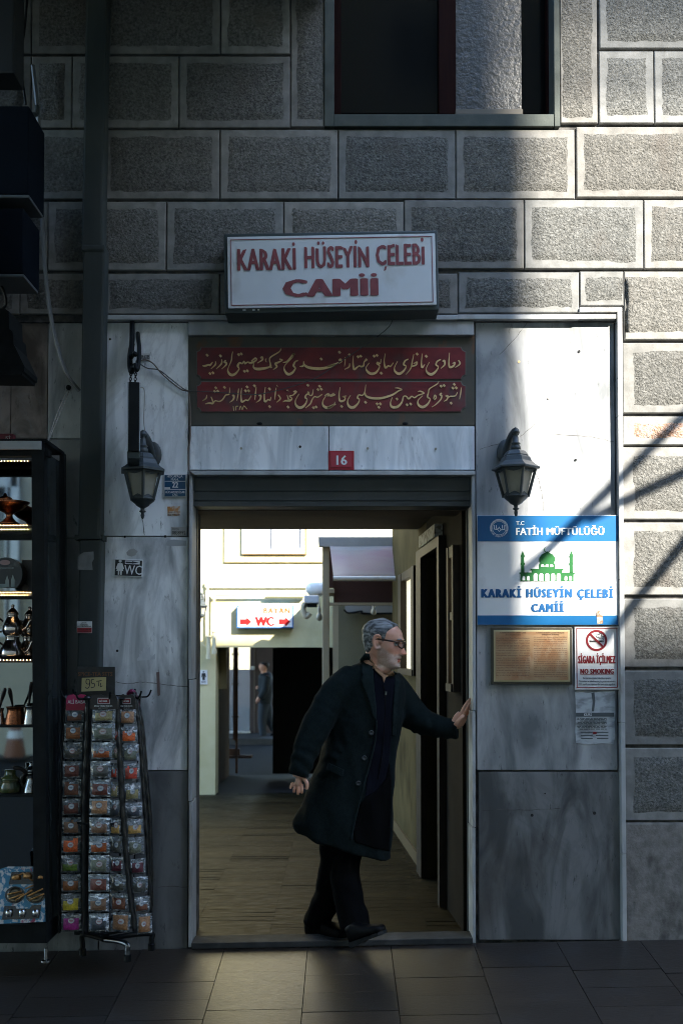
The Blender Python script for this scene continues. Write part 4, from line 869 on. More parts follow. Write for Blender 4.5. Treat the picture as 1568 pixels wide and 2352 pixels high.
ribbon(bm, [(P(*k6(a, b), y).x, P(*k6(a, b), y).z, w) for (a, b), w in zip(cr, [.0005, .001, .0018, .0025, .003, .0035, .004, .0042, .004, .0035, .003, .0025, .0018, .001, .0005])], y + .001, .0014)
obj('emblem', bm, M['green'], T)
bm = NB()
def arch(x, w, t, b):
    r = w / 2; pprism(bm, [k6(*q) for q in [(x - r, b), (x + r, b)] + [(x + r * math.cos(a), t + r - r * math.sin(a)) for a in [math.radians(i * 18) for i in range(11)]]], y - .0012, .001)
for x in (518, 559, 600, 641, 682): arch(x, 30, 522, 574)
for x in (433, 466, 733, 766): arch(x, 19, 541, 572)
for x in (567, 599, 631): arch(x, 22, 457, 477)
obj('emblem_window', bm, M['white'], T)
bm = NB(); y = Ys - .002
text(bm, 'KARAKİ', 1104, 1346, 1196.5, 1372.5, y, bold=.095, space=1.25); text(bm, 'HÜSEYİN', 1207, 1346, 1313.5, 1372.5, y, bold=.095, space=1.25); text(bm, 'ÇELEBİ', 1324, 1346, 1408, 1378, y, bold=.095, space=1.25); M['letterblue'] = mat('letter_blue', (.0, .075, .22), .4); obj('blue_lettering', bm, M['letterblue'], T); bm = NB(); text(bm, 'CAMİİ', 1218.5, 1380, 1294, 1406, y, bold=.095, space=1.25)
obj('blue_lettering', bm, M['letterblue'], T)
bm = NB(); pprism(bm, [(1370, 1397), (1373, 1402), (1376, 1400), (1378, 1412), (1383, 1414), (1384, 1432), (1371, 1434), (1369, 1415)], y - .001, .002); obj('scraped_patch', bm, mat('scraped', (.45, .42, .38), .8, col2=(.3, .15, .08), vs=60, lo=.5, hi=.6), T)
# --- bronze-framed plaque
T = thing('mosque_plaque', 'stained cream text plaque in a dark metal frame under the blue sign', 'plaque', P(1220, 1506, .03))
bm = NB(); rbox(bm, 1127, 1441, 1313, 1572, .004, .031, bev=.003); obj('frame', bm, mat('bronze_frame', (.07, .065, .05), .4, metal=.5, bump=.3, bs=120), T)
bm = NB(); rbox(bm, 1133, 1447, 1308, 1566, .0, .004, bev=.002); obj('border', bm, mat('brass_border', (.42, .36, .2), .5), T)
bm = NB(); rbox(bm, 1137, 1451, 1304, 1562, -.002, .001); obj('sheet', bm, mat('water_stained_paper', (.42, .27, .14), .35, col2=(.30, .105, .035), vs=7, st=(1, 1, 2.2), lo=.4, hi=.75, stain=(.5, .39, .25), ss=9, coat=.3), T)
bm = NB(); y = -.0035
text(bm, 'KARAKİ HÜSEYİN ÇELEBİ CAMİ', 1148, 1451, 1207, 1455, y, bold=.02); text(bm, '(KARAKİ MESCİDİ)', 1160, 1456.3, 1195, 1460, y, bold=.02); text(bm, 'KARAKİ HÜSEYİN ÇELEBİ MOSQUE', 1231, 1451, 1295, 1455, y, bold=.02); text(bm, '(MASJID OF KARAKI)', 1244, 1455.7, 1283, 1459.5, y, bold=.02)
tr = ["Sirkeci'de, Hoca Paşa Mahallesi, Hüdaven-", "digar Caddesi üzerindedir. Salkım Söğüt", "Camii olarak da bilinen Karaki Hüseyin Çelebi", "Camii'nin asıl adı Kara Kadı'dır. Cami kesme", "taş duvarlı ve çatılı bir yapıdır. Geçen yüzyıl", "ortalarında tamamen yeniden yapılmış, eski", "binanın kesme taşları, söveleri, demir parmak-", "lıkları yeniden kullanılmıştır. Tavanı çıtalı ve", "ahşaptır. İkinci kat pencereleri düzdür. Boyut-", "ları 10,3 X 10,3 m. olup kare planlıdır. 350", "m²'lik bir son cemaat yeri vardır. H.1288 tarihli", "kitabesinden anlaşıldığına göre caminin, ikinci", "inşası Deavi Nâzırı Mümtaz Ebubekir Efendi", "tarafından yaptırılmıştır. O dönem tramvay", "yoluna taşan tek şerefeli minaresi, 1938 yıl-", "larında içeriye alınmıştır."]
en = ["It is located in the Quarter of Hoca Paşa, Sirkeci", "on Hudavendigar Road. The real name of", "Karaki Huseyin Celebi Mosque, which is also", "known as Salkım Söğüt (Weeping Willow)", "Mosque, is Kara Kadı. It is a roofed structure", "with walls made of face stones. It was", "completely rebuilt in the middle of last century,", "the face stones, jambs, and iron fences of the", "old building were used in the renovation. Its", "ceiling is wooden with lathes and the second", "floor windows are plain. It is a square building", "with dimensions 10,3 m * 10,3 m. It has a last", "congregation section of about 350 square", "metres. As understood from its inscription dated", "1288 of the Hegira (1871), Attorney General", "Mümtaz Ebubekir Efendi sponsored its second", "construction. Its minaret with a single balcony,", "which used to stand on the tram way, was", "rebuilt in the mosque in about 1938."]
lines(bm, tr, 1139, 1463, 1216, 1554, y, 16); lines(bm, en, 1225, 1461, 1301, 1557, y, 19); obj('lettering', bm, mat('faded_ink', (.10, .05, .03), .6), T)
# --- no smoking sign
T = plate('no_smoking_sign', 'white no smoking sign with red border and crossed cigarette', 'sign', 1319, 1438.5, 1421, 1584, .01, M['white'], part='panel')
bm = NB(); y = .0185
for l, t, r, b in ((1323, 1442, 1417, 1443.8), (1323, 1578.2, 1417, 1580), (1323, 1443.8, 1324.8, 1578.2), (1415.2, 1443.8, 1417, 1578.2)): rbox(bm, l, t, r, b, y, y + .0015)
cx, cy = 1369, 1471
def pc(r, a): p = P(cx + r * math.sin(a), cy - r * math.cos(a), y); return p.x, p.z
ribbon(bm, [(*pc(22, 2 * math.pi * i / 48), 5 / 450) for i in range(49)], y + .0015, .0015)
a, b = P(cx - 15, cy - 15, y), P(cx + 15, cy + 15, y); ribbon(bm, [(a.x, a.z, 4.4 / 450), (b.x, b.z, 4.4 / 450)], y - .0005, .001)
M['dred'] = mat('print_red', (.2, .008, .014), .4)
text(bm, 'SİGARA İÇİLMEZ', 1326.5, 1500, 1412.5, 1528, y, bold=.10, space=1.18); text(bm, 'NO SMOKING', 1331.5, 1536, 1408.5, 1548, y, bold=.075, space=1.1); rbox(bm, 1331.5, 1549, 1408.5, 1550, y, y + .001)
obj('red_print', bm, M['dred'], T)
bm = NB(); rbox(bm, 1352.5, 1471, 1381, 1475, y, y + .001); rbox(bm, 1382, 1471, 1383.3, 1475, y, y + .001); rbox(bm, 1384.3, 1471, 1385.4, 1475, y, y + .001)
for st in ('1385,1469,1.2 1382,1465,1.4 1376,1466,1.4 1373,1463,1.4 1370,1464,1.4 1367,1460,1.4 1371,1456,1.4 1376,1458,1.4', '1386,1467,1.2 1385,1462,1.4 1380,1461,1.4 1380,1456,1.4 1374,1453,1.4'):
    ribbon(bm, [(P(float(a), float(b), y).x, P(float(a), float(b), y).z, float(w) / 450) for a, b, w in (q.split(',') for q in st.split())], y + .001, .001)
text(bm, 'Burada tütün ürünleri tüketilmesi yasaktır.', 1338, 1555, 1403, 1561, y, bold=.01); text(bm, 'Tüketenlere ve tüketilmesine göz yuman sorumlulara', 1328, 1562.5, 1412, 1568, y, bold=.01); text(bm, '4207 sayılı Kanun uyarınca idari para cezası uygulanır.', 1327.5, 1569, 1412, 1575, y, bold=.01)
obj('black_print', bm, M['ink'], T)
# --- torn poster
T = thing('torn_poster', 'half scraped white poster with illegible print under the no smoking sign', 'poster', P(1366, 1650, .03))
k9 = zc(1062.2, 1148.3, .3226); rnd = random.Random(4)
bm = NB(); pts = [(1320, 1590), (1330, 1588), (1345, 1592), (1380, 1588), (1411, 1587), (1412, 1640), (1410, 1662), (1412, 1690), (1408, 1709), (1380, 1707), (1350, 1710), (1322, 1706), (1320, 1680), (1322, 1640)]
pprism(bm, pts, .0275, .002); obj('sheet', bm, mat('scraped_poster', (.40, .44, .46), .8, col2=(.22, .24, .25), vs=14, st=(.7, 1, 1.6), lo=.48, hi=.62), T)
bm = NB(); y = .026; rbox(bm, 1322, 1637, 1409, 1646, y, y + .001); text(bm, 'HAYAT SİZİN', 1, 1, 2, 2, y) if 0 else None
for i in range(9): 
    t = 1649 + i * 3.1; x = 1323 + rnd.uniform(0, 8)
    while x < 1391: w = rnd.uniform(3, 10); rbox(bm, x, t, min(x + w, 1392), t + 1.7, y, y + .001); x += w + rnd.uniform(1, 3)
for i in range(3):
    for x in (1330, 1366): rbox(bm, x + rnd.uniform(0, 4), 1681 + i * 7, x + 30, 1683 + i * 7, y, y + .001)
pprism(bm, [(1357, 1592), (1364, 1590), (1366, 1610), (1363, 1634), (1358, 1634), (1360, 1612)], y, .001); obj('print', bm, mat('grey_print', (.07, .085, .09), .7), T)
bm = NB(); text(bm, 'KURS', 1340, 1638.5, 1358, 1644.5, y - .0008, bold=.02); text(bm, 'EĞİTİMİ', 1366, 1638.5, 1394, 1644.5, y - .0008, bold=.02) if 0 else None; obj('white_print', bm, M['scrap'], T)
bm = NB(); rbox(bm, 1361, 1681, 1369, 1686, y - .002, y); obj('red_badge', bm, M['dred'], T)
# drill holes and anchors in the marble
bm = NB(); k5b = zc(1033.5, 689, .3411)
hs = [(k5b(462, 416)), (k5b(866, 346)), (k5b(660, 662)), (k5b(842, 1077))]
for i, q in enumerate(hs + [(689, 1026), (844, 1030), (554, 1030), (1000, 1031)]):
    Yh = .028 if i < 4 else .02
    b2 = NB(); p = P(*q, Yh); lathe(b2, [(.0065, -.002), (.0065, .002)], p, 12, axis=(0, -1, 0)); o = obj('marble_anchor', b2, M['black'] if i in (1, 3, 4) else M['mortar'] if 0 else M['gold'] if i == 0 else M['frosted'], B)
# stickers on the inner faces of the jambs
xj = P(440.5, 1300, .08).x + .001
def jamb(bm, x, y0, y1, zt, zb): box(bm, x - .001, x + .001, y0, y1, zb, zt)
zz = lambda dy, Y: P(445, dy, Y).z
T = thing('jamb_sticker', 'red WC sticker with a white arrow on the left door jamb', 'sticker', (xj, .08, zz(1345, .08)))
bm = NB(); box(bm, xj - .001, xj + .001, .035, .13, zz(1390, .08), zz(1301, .08)); obj('sheet', bm, M['bred'], T)
bm = NB(); vs = textw(bm, 'WC', -.04, .04, zz(1352, .08), zz(1310, .08), 0, bold=.02); prism(bm, [(-.04, zz(1372, .08)), (0, zz(1372, .08)), (0, zz(1362, .08)), (.04, zz(1376, .08)), (0, zz(1388, .08)), (0, zz(1380, .08)), (-.04, zz(1380, .08))], 0, .0005)
bmesh.ops.transform(bm, matrix=Matrix.Translation((xj + .002, .083, 0)) @ Matrix.Rotation(math.pi / 2, 4, 'Z'), verts=bm.verts); obj('lettering', bm, M['wtext'], T)
T = thing('jamb_sticker', 'white framed black sticker under the red one on the left jamb', 'sticker', (xj, .08, zz(1413, .08)))
bm = NB(); box(bm, xj - .001, xj + .001, .035, .13, zz(1436, .08), zz(1391, .08)); obj('sheet', bm, M['wtext'], T)
bm = NB(); box(bm, xj + .001, xj + .002, .045, .12, zz(1432, .08), zz(1396, .08)); obj('field', bm, M['ink'], T)
xk2 = P(1084, 1400, .08).x - .001
T = thing('jamb_sticker', 'faded orange sticker with a white arrow on the right door jamb', 'sticker', (xk2, .08, zz(1440, .08)))
bm = NB(); box(bm, xk2 - .001, xk2 + .001, .03, .13, zz(1481, .08), zz(1391, .08)); obj('sheet', bm, mat('faded_sticker', (.5, .17, .07), .6, col2=(.6, .4, .26), vs=9), T)
bm = NB(); prism(bm, [(-.03, zz(1452, .08)), (.0, zz(1446, .08)), (.0, zz(1449, .08)), (.03, zz(1449, .08)), (.03, zz(1456, .08)), (0, zz(1456, .08)), (0, zz(1460, .08))], 0, .0005)
bmesh.ops.transform(bm, matrix=Matrix.Translation((xk2 - .002, .08, 0)) @ Matrix.Rotation(math.pi / 2, 4, 'Z'), verts=bm.verts); obj('arrow', bm, M['wtext'], T)
# ================================================================ shop goods on the left
k7 = zc(0, 1148.3, .2563); k8 = zc(0, 1550.2, .2929); k3 = zc(0, 574.15, .2929)
M['mirror'] = mat('mirror_back', (.26, .285, .285), .03, metal=1.0)
M['copper'] = mat('hammered_copper', (.45, .17, .08), .25, metal=1.0, col2=(.3, .1, .05), vs=20, bump=.5, bs=70, bd=.006)
M['silver'] = mat('tinned_metal', (.5, .5, .48), .22, metal=1.0, col2=(.36, .36, .36), vs=20, bump=.3, bs=60, bd=.004)
M['steelcopper'] = mat('polished_steel', (.55, .50, .46), .16, metal=1.0, bump=.12, bs=40, bd=.003)
M['handle'] = mat('dark_wood_handle', (.02, .014, .012), .35)
# --- glass cabinet
YA, YB = -.40, -.09              # front and back
def lean(x, y): return x + (y - 2140) * .0135      # the cabinet leans a little out of plumb
T = thing('display_cabinet', 'black framed shop cabinet with lit shelves of copperware at the left edge', 'cabinet', P(40, 2190, -.2))
def lpost(bm, l, r, t, b, y0, y1, bev=.004):
    z0, z1 = P(60, b, YA).z, P(60, t, YA).z; s = 1 / 488.6
    vs = [bm.verts.new(((x - 784) * s, y, z)) for z, yy in ((z0, b), (z1, t)) for y in (y0, y1) for x in (lean(l, yy), lean(r, yy))]
    fs = [bm.faces.new([vs[i] for i in q]) for q in ((0, 1, 3, 2), (4, 6, 7, 5), (0, 4, 5, 1), (2, 3, 7, 6), (0, 2, 6, 4), (1, 5, 7, 3))]
    bmesh.ops.recalc_face_normals(bm, faces=fs)
bm = NB(); lpost(bm, 84, 113, 1012, 2165, YA, YA + .05); lpost(bm, 110, 122, 1014, 2165, YB - .03, YB); lpost(bm, -320, 113, 2125, 2168, YA + .01, YB); lpost(bm, -320, 122, 1030, 1046, YA + .01, YA + .06)
lpost(bm, -320, -300, 1012, 2165, YA, YB)
obj('frame', bm, M['black'], T)
bm = NB(); lpost(bm, -320, 108, 1014, 1033, YA - .012, YA - .002); obj('top_strip', bm, mat('zinc_strip', (.34, .36, .36), .45, col2=(.42, .43, .43), vs=9), T)
bm = NB(); lpost(bm, -320, 118, 1008, 1016, YA, YB); obj('roof', bm, M['black'], T)
bm = NB(); lpost(bm, -300, 112, 1030, 2130, YB - .012, YB - .008); obj('mirror_back', bm, M['mirror'], T)
bm = NB(); lpost(bm, 110, 111.5, 1035, 2130, YA + .055, YB - .035); obj('side_glass', bm, mat('side_glass', (.03, .035, .035), .06, spec=.6), T)
shelf_y = [1206, 1358, 1518, 1668, 1828]
for i, y in enumerate(shelf_y):
    bm = NB(); lpost(bm, -300, 100, y, y + (3 if i < 4 else 5), YA + .03, YB - .02); lpost(bm, -300, 100, y - 1, y + 4, YA + .028, YA + .04); obj('shelf', bm, M['black'], T)
M['led'] = mat('led_lamp', (1, .8, .5), .4, emit=(1, .62, .28), es=9)
for i, y in enumerate((1037, 1059, 1206.5, 1216, 1360.5, 1367, 1516)):
    bm = NB(); x = -6 + (i % 2) * 2
    xm = lean(84, y) - 2
    while x < xm: 
        p = P(x, y, YA + .02); ball(bm, p, .0014, n=6); x += 7.6
    obj('led_strip', bm, M['led'], T)
bm = NB(); p = P(106, 2207, -.3); lathe(bm, [(.022, -.005), (.022, .004), (.008, .008), (.008, .06)], p, 12); obj('foot', bm, M['silver'], T)
bm = NB(); lpost(bm, -300, 112, 1830, 1990, YB - .04, YB - .02) if 0 else None
# things on its shelves (shelf tops at depth ys)
ys = -.26; sc = 2287 / (5.08 + ys); mm = 1 / sc
def on(x, y, lb, name, cat, group=None): return thing(name, lb, cat, P(x, y, ys), group)
def prof(o, pts, n=28): # (radius px, dy above base px)
    return [(r * mm, h * mm) for r, h in pts]
def dish(bm, o, pts, n=28, mi=0): lathe(bm, prof(o, pts), o, n, mi)
T = on(22, 1205, 'dark copper footed bowl on the top lit shelf of the cabinet', 'footed_bowl', 'bowl')
bm = NB(); dish(bm, P(22, 1205, ys), [(23, 0), (23, 3), (15, 8), (8, 16), (7, 22), (12, 27), (30, 36), (40, 46), (46, 52), (44, 52), (20, 38), (.1, 34)]); obj('bowl', bm, M['copper'], T, smooth=True)
bm = NB(); dish(bm, P(12, 1205, ys), [(12, 50), (18, 56), (15, 62), (5, 66), (3, 72), (.1, 74)]); obj('lid', bm, M['copper'], T, smooth=True)
T = on(15, 1357, 'round dark gift box with a pale picture of glasses on the second shelf', 'boxed_set', 'box')
bm = NB(); c = P(15, 1319, ys); ringp = []
for i in range(33): a = math.pi * (-.28 + 1.56 * i / 32) - math.pi / 2 + math.pi / 2; ringp.append((15 + 37 * math.cos(a), 1319 - 39 * math.sin(a)))
o = [(x, min(y, 1356)) for x, y in ringp]; pprism(bm, o, ys - .03, .06); obj('box', bm, mat('dark_print_box', (.02, .028, .035), .3, col2=(.1, .12, .13), vs=18, lo=.5, hi=.7), T)
bm = NB(); x = P(12, 1292, ys - .032); lathe(bm, [(12 * mm, -.001), (12 * mm, .001)], x, 20, axis=(0, -1, 0)); bmesh.ops.scale(bm, vec=(1, 1, .5), space=Matrix.Translation(-x), verts=bm.verts); obj('label', bm, mat('dusky_label', (.3, .22, .24), .5), T)
bm = NB(); 
for x, w, t in ((17, 8, 1330), (30, 8, 1328)): pprism(bm, [(x - w / 2, 1348), (x - w / 2, t + 4), (x, t - 8), (x + w / 2, t + 4), (x + w / 2, 1348)], ys - .032, .002)
rbox(bm, -2, 1341, 13, 1350, ys - .032, ys - .03); text(bm, 'OSMANLI OCAĞI', -4, 1302, 32, 1306, ys - .032); obj('picture', bm, mat('pale_teal_print', (.25, .33, .35), .5), T)
T = on(60, 1357, 'second dark box leaning at the cabinet post behind the round one', 'boxed_set', 'box')
bm = NB(); rbox(bm, 50, 1286, 96, 1356, ys + .05, ys + .1, bev=.004); obj('box', bm, mat('dark_box', (.02, .02, .022), .35), T)
bm = NB(); lathe(bm, [(8 * mm, -.001), (8 * mm, .001)], P(58, 1350, ys + .048), 16, axis=(0, -1, 0)); obj('label', bm, mat('tan_label', (.12, .09, .07), .5), T)
def teapot(x, y, lb, s=1.0, dy=0, m='steelcopper'):
    global ys
    T = thing('double_teapot', lb, 'teapot', P(x, y, ys + dy)); o = P(x, y, ys + dy); q = mm * s
    L = lambda pts: [(r * q, h * q) for r, h in pts]
    bm = NB(); lathe(bm, L([(22, 0), (27, 4), (29, 12), (27, 24), (20, 36), (16, 44), (15, 50), (17, 53)]), o, 32); obj('kettle', bm, M[m], T, smooth=True)
    bm = NB(); lathe(bm, L([(16, 54), (20, 58), (23, 66), (22, 76), (17, 88), (12, 97), (11, 102), (13, 104)]), o, 32); obj('teapot', bm, M[m], T, smooth=True)
    bm = NB(); lathe(bm, L([(13, 104), (12, 108), (7, 115), (3.5, 118), (3.2, 121), (4, 123), (3.5, 126), (.1, 127)]), o, 24); obj('lid', bm, M[m], T, smooth=True)
    for h0, sz in ((14, 1.15), (68, .9)):
        bm = NB(); a = o + Vector((22 * q, 0, h0 * q)); cable(bm, [a, a + Vector((12 * q * sz, 0, 8 * q)), a + Vector((19 * q * sz, 0, 22 * q * sz)), a + Vector((24 * q * sz, 0, 26 * q * sz))], 3.2 * q, n=10); obj('spout', bm, M[m], T, smooth=True)
        bm = NB(); a = o + Vector((-22 * q, 0, (h0 + 20) * q)); cable(bm, [a, a + Vector((-10 * q, 0, 6 * q)), a + Vector((-18 * q, 0, -4 * q)), a + Vector((-15 * q, 0, -22 * q)), a + Vector((-3 * q, 0, -24 * q))], 2.2 * q, n=8); obj('handle', bm, M['handle'], T, smooth=True)
teapot(29, 1515, 'front polished steel and copper double teapot on the third shelf')
teapot(68, 1515, 'double teapot half hidden behind the front one by the cabinet post', .98, .1)
def cezve(x, y, lb, w, h, m, hx, hy, dy=0):
    T = thing('coffee_pot', lb, 'coffee pot', P(x, y, ys + dy)); o = P(x, y, ys + dy)
    L = [(r * mm, q * mm) for r, q in ((w * .52, 0), (w * .56, 2), (w * .55, 6), (w * .47, h * .5), (w * .41, h * .8), (w * .46, h * .97), (w * .5, h), (w * .42, h * .96), (w * .38, h * .8), (w * .4, 4))]
    bm = NB(); lathe(bm, L, o, 28); obj('pot', bm, M[m], T, smooth=True)
    bm = NB(); a = P(x + hx * .3, y - h + 1, ys + dy - .03); b = P(hy[0], hy[1], ys + dy - .06); tube(bm, smoothpts([tuple(a), tuple(a.lerp(b, .35)), tuple(a.lerp(b, .8)), tuple(b)], 4), [.004, .0045, .005, .0055, .006, .0075, .009, .0095, .0095, .009, .008, .0065, .004], 10); obj('handle', bm, M['handle'], T, smooth=True)
cezve(34, 1667, 'hammered copper coffee pot with dark handle on the fourth shelf', 40, 44, 'copper', -12, (22, 1580))
cezve(73, 1667, 'tinned coffee pot beside the copper one at the cabinet post', 36, 46, 'silver', -20, (73, 1566))
cezve(-3, 1667, 'grey coffee pot cut by the left edge of the photo', 26, 40, 'silver', 8, (13, 1580))
T = on(26, 1827, 'green glazed sugar pot with lid on the fifth shelf', 'sugar_pot', 'pot')
M['greenglaze'] = mat('green_glaze', (.06, .085, .03), .25, col2=(.14, .13, .06), vs=30, lo=.5, hi=.6, coat=.6)
bm = NB(); dish(bm, P(24, 1827, ys), [(16, 0), (20, 3), (25, 12), (25, 22), (19, 31), (20, 33), (22, 36)]); obj('pot', bm, M['greenglaze'], T, smooth=True)
bm = NB(); dish(bm, P(24, 1827, ys), [(22, 36), (20, 40), (14, 45), (12, 50), (13, 58), (11, 59), (.1, 59)]); obj('lid', bm, M['greenglaze'], T, smooth=True)
T = on(72, 1827, 'engraved tin ewer with a black side handle on the fifth shelf', 'ewer', 'jug')
bm = NB(); dish(bm, P(72, 1827, ys), [(18, 0), (19, 3), (18, 10), (15, 22), (10, 34), (9, 42), (12, 50), (14, 53)]); obj('body', bm, M['silver'], T, smooth=True)
bm = NB(); dish(bm, P(72, 1827, ys), [(14, 53), (11, 60), (6, 66), (4, 70), (5, 73), (1, 77)]); obj('lid', bm, M['silver'], T, smooth=True)
bm = NB(); cable(bm, [P(62, 1776, ys - .02), P(48, 1765, ys - .03), P(36, 1764, ys - .03), P(33, 1760, ys - .03)], .01, n=8); cable(bm, [P(60, 1774, ys), P(50, 1790, ys), P(53, 1805, ys), P(60, 1812, ys)], .006); obj('handle', bm, M['handle'], T, smooth=True)
T = thing('coffee_set_box', 'blue patterned gift box of gilt coffee cups at the foot of the cabinet', 'box', P(52, 2120, YA))
X = Matrix.Translation(P(52, 2125, YA)) @ Matrix.Rotation(math.radians(-14), 4, 'X') @ Matrix.Translation(-P(52, 2125, YA))
bm = NB(); pprism(bm, [k8(-60, 1955), k8(-50, 1550), k8(30, 1525), k8(335, 1525), k8(345, 1950), k8(0, 1965)], YA - .03, .05); obj('box', bm, mat('blue_pattern', (.03, .17, .28), .4, col2=(.5, .5, .5), vs=46, lo=.5, hi=.56, stain=(.3, .03, .08), ss=24, slo=.62, shi=.66), T, X=X)
wb_ = []
M['clear'] = mat('dark_window_film', (.02, .02, .02), .1, spec=.7)
bm = NB(); yv = YA - .032
pprism(bm, [k8(60, 1570), k8(340, 1560), k8(340, 1660), k8(45, 1665)], yv, .003)
for cx in (100, 265):
    pprism(bm, [k8(cx + 78 * math.cos(a), 1745 + 66 * math.sin(a)) for a in [i * math.pi / 12 for i in range(24)]], yv, .003)
pprism(bm, [k8(12, 1935), k8(25, 1830), k8(110, 1830), k8(120, 1850), k8(225, 1850), k8(240, 1825), k8(315, 1820), k8(305, 1925)], yv, .003)
obj('window', bm, M['clear'], T, X=X)
M['gilt'] = mat('gilt_metal', (.4, .2, .07), .28, metal=1, bump=.9, bs=60)
bm = NB()
for x, y, r in ((100, 1610, 26), (190, 1600, 26), (300, 1605, 28)): 
    p = P(*k8(x, y), yv - .004); lathe(bm, [(.02, -.012), (.022, .0), (.016, .01), (.006, .016)], p, 14)
for cx in (): p = P(*k8(cx, 1745), yv - .003); lathe(bm, [(.038, 0), (.036, .003), (.022, .001), (.001, .002)], p, 24, axis=(0, -1, .15))
for a, b in (((110, 1790), (235, 1710)), ((180, 1700), (280, 1660)), ((40, 1745), (150, 1720)), ((60, 1780), (170, 1740)), ((200, 1760), (320, 1700)), ((215, 1790), (330, 1740)), ((70, 1620), (150, 1580)), ((150, 1580), (230, 1640)), ((230, 1640), (330, 1570))): tube(bm, [P(*k8(*a), yv - .008), P(*k8(*b), yv - .008)], .004, 6)
obj('gilt_cup', bm, M['gilt'], T, X=X, smooth=True)
bm = NB()
for cx in (100, 265): p = P(*k8(cx, 1745), yv - .003); lathe(bm, [(.036, 0), (.034, .003), (.022, .001), (.001, .002)], p, 24, axis=(0, -1, .15))
obj('saucer', bm, mat('dark_saucer', (.12, .1, .07), .25, metal=.8), T, X=X, smooth=True)
bm = NB()
for x in (65, 170, 275): p = P(*k8(x, 1890), yv - .004); lathe(bm, [(.012, -.014), (.016, -.004), (.017, .008), (.012, .02)], p, 14)
obj('glass_cup', bm, M['silver'], T, X=X, smooth=True)
# cords from the cabinet corner up to a hook
def wire5(label, pts, r, m, name='cord'): bm = NB(); cable(bm, [P(*p) for p in pts], r); return tag(obj(name, bm, m), label, 'cord')
wire5('left of two thin cords tying the cabinet corner to a hook', [(108, 1018, -.36), (130, 955, -.2), (156, 892, .02)], .002, M['wirepale'])
wire5('right of two thin cords tying the cabinet corner to a hook', [(109, 1018, -.34), (136, 955, -.18), (161, 894, .02)], .002, M['wirepale'])
bm = NB(); ball(bm, P(158, 890, .01), .014, n=8); tag(obj('wall_hook', bm, M['black']), 'black hook holding the two cords beside the downpipe', 'hook')
# --- blue shop boxes and spotlight at the upper left, and an awning added for shade
M['navy'] = mat('navy_fabric', (.0015, .0035, .007), .7, spec=.08, col2=(.0025, .0055, .010), vs=5)
def navy(lb, l, t, r, b, Y):
    T = thing('shop_banner', lb, 'banner', P(l, b, Y)); bm = NB(); rbox(bm, l, t, r, b, Y, Y + .25, bev=.006); obj('panel', bm, M['navy'], T)
    bm = NB(); rbox(bm, l, b + 1, r + 1, b + 8, Y - .02, Y + .2, bev=.003); obj('rail', bm, mat('pale_rail', (.09, .1, .1), .4), T)
navy('upper dark blue shop banner at the left edge', -260, 243, 66, 446, -.5); navy('lower dark blue shop banner at the left edge', -260, 478, 54, 628, -.5)
T = thing('shop_spotlight', 'black angular shop floodlight hanging at the left edge', 'lamp', P(20, 780, -.3))
bm = NB(); pprism(bm, [k3(*q) for q in ((-120, 450), (40, 460), (70, 480), (75, 620), (100, 640), (110, 740), (195, 915), (190, 950), (175, 960), (175, 980), (-120, 975))], -.42, .2); obj('housing', bm, M['black'], T)
bm = NB(); cable(bm, [P(0, 716, -.35), P(14, 700, -.35), P(12, 676, -.4), P(2, 650, -.4), P(8, 640, -.4)], .006); obj('bracket', bm, M['black'], T)
T = thing('shop_sign', 'dark red shop sign glimpsed above the cabinet', 'sign', P(10, 1003, -.1))
bm = NB(); rbox(bm, -60, 996, 31, 1012, -.12, -.08, bev=.002); obj('board', bm, mat('deep_red_board', (.1, .008, .015), .5), T)
bm = NB(); text(bm, 'Sİ', 13, 1000, 25, 1009, -.1215, bold=.02); obj('lettering', bm, mat('dim_print', (.3, .28, .26), .6), T)
T = thing('added_awning', 'unseen dark awning added left of the downpipe to cut sky light', 'awning', (-2.6, -.8, 3.4))  # added outside the frame to keep sky light off the left side
bm = NB(); v = [bm.verts.new(q) for q in ((-6, -1.9, 3.0), (-1.55, -1.9, 3.0), (-1.9, -.02, 3.9), (-6, -.02, 3.9))]; bm.faces.new(v); r0 = bmesh.ops.extrude_face_region(bm, geom=bm.faces[:]); bmesh.ops.translate(bm, vec=(0, 0, -.05), verts=[q for q in r0['geom'] if isinstance(q, bmesh.types.BMVert)])
obj('fabric', bm, M['navy'], T)
bm = NB(); box(bm, -6, -1.55, -1.93, -1.9, 2.72, 3.0); obj('valance', bm, M['navy'], T)
def gutter(lb, pts, r, m): bm = NB(); cable(bm, [P(*p) for p in pts], r, n=8); return tag(obj('hanging_cable', bm, m), lb, 'cable')
gutter('black cable hanging loosely in the upper left corner', [(64, -20, -.2), (58, 60, -.2), (48, 130, -.22), (52, 180, -.22), (60, 240, -.2)], .006, M['black'])
gutter('grey tube end clipped above the upper blue banner', [(70, 262, -.3), (84, 262, -.2), (86, 245, -.15)], .012, M['pipe'])
bm = NB(); rbox(bm, -260, -80, 34, 168, -.45, -.3, bev=.01); tag(obj('shutter_box', bm, mat('dim_box', (.012, .014, .014), .6)), 'dark grey shutter box in the upper left corner', 'box')
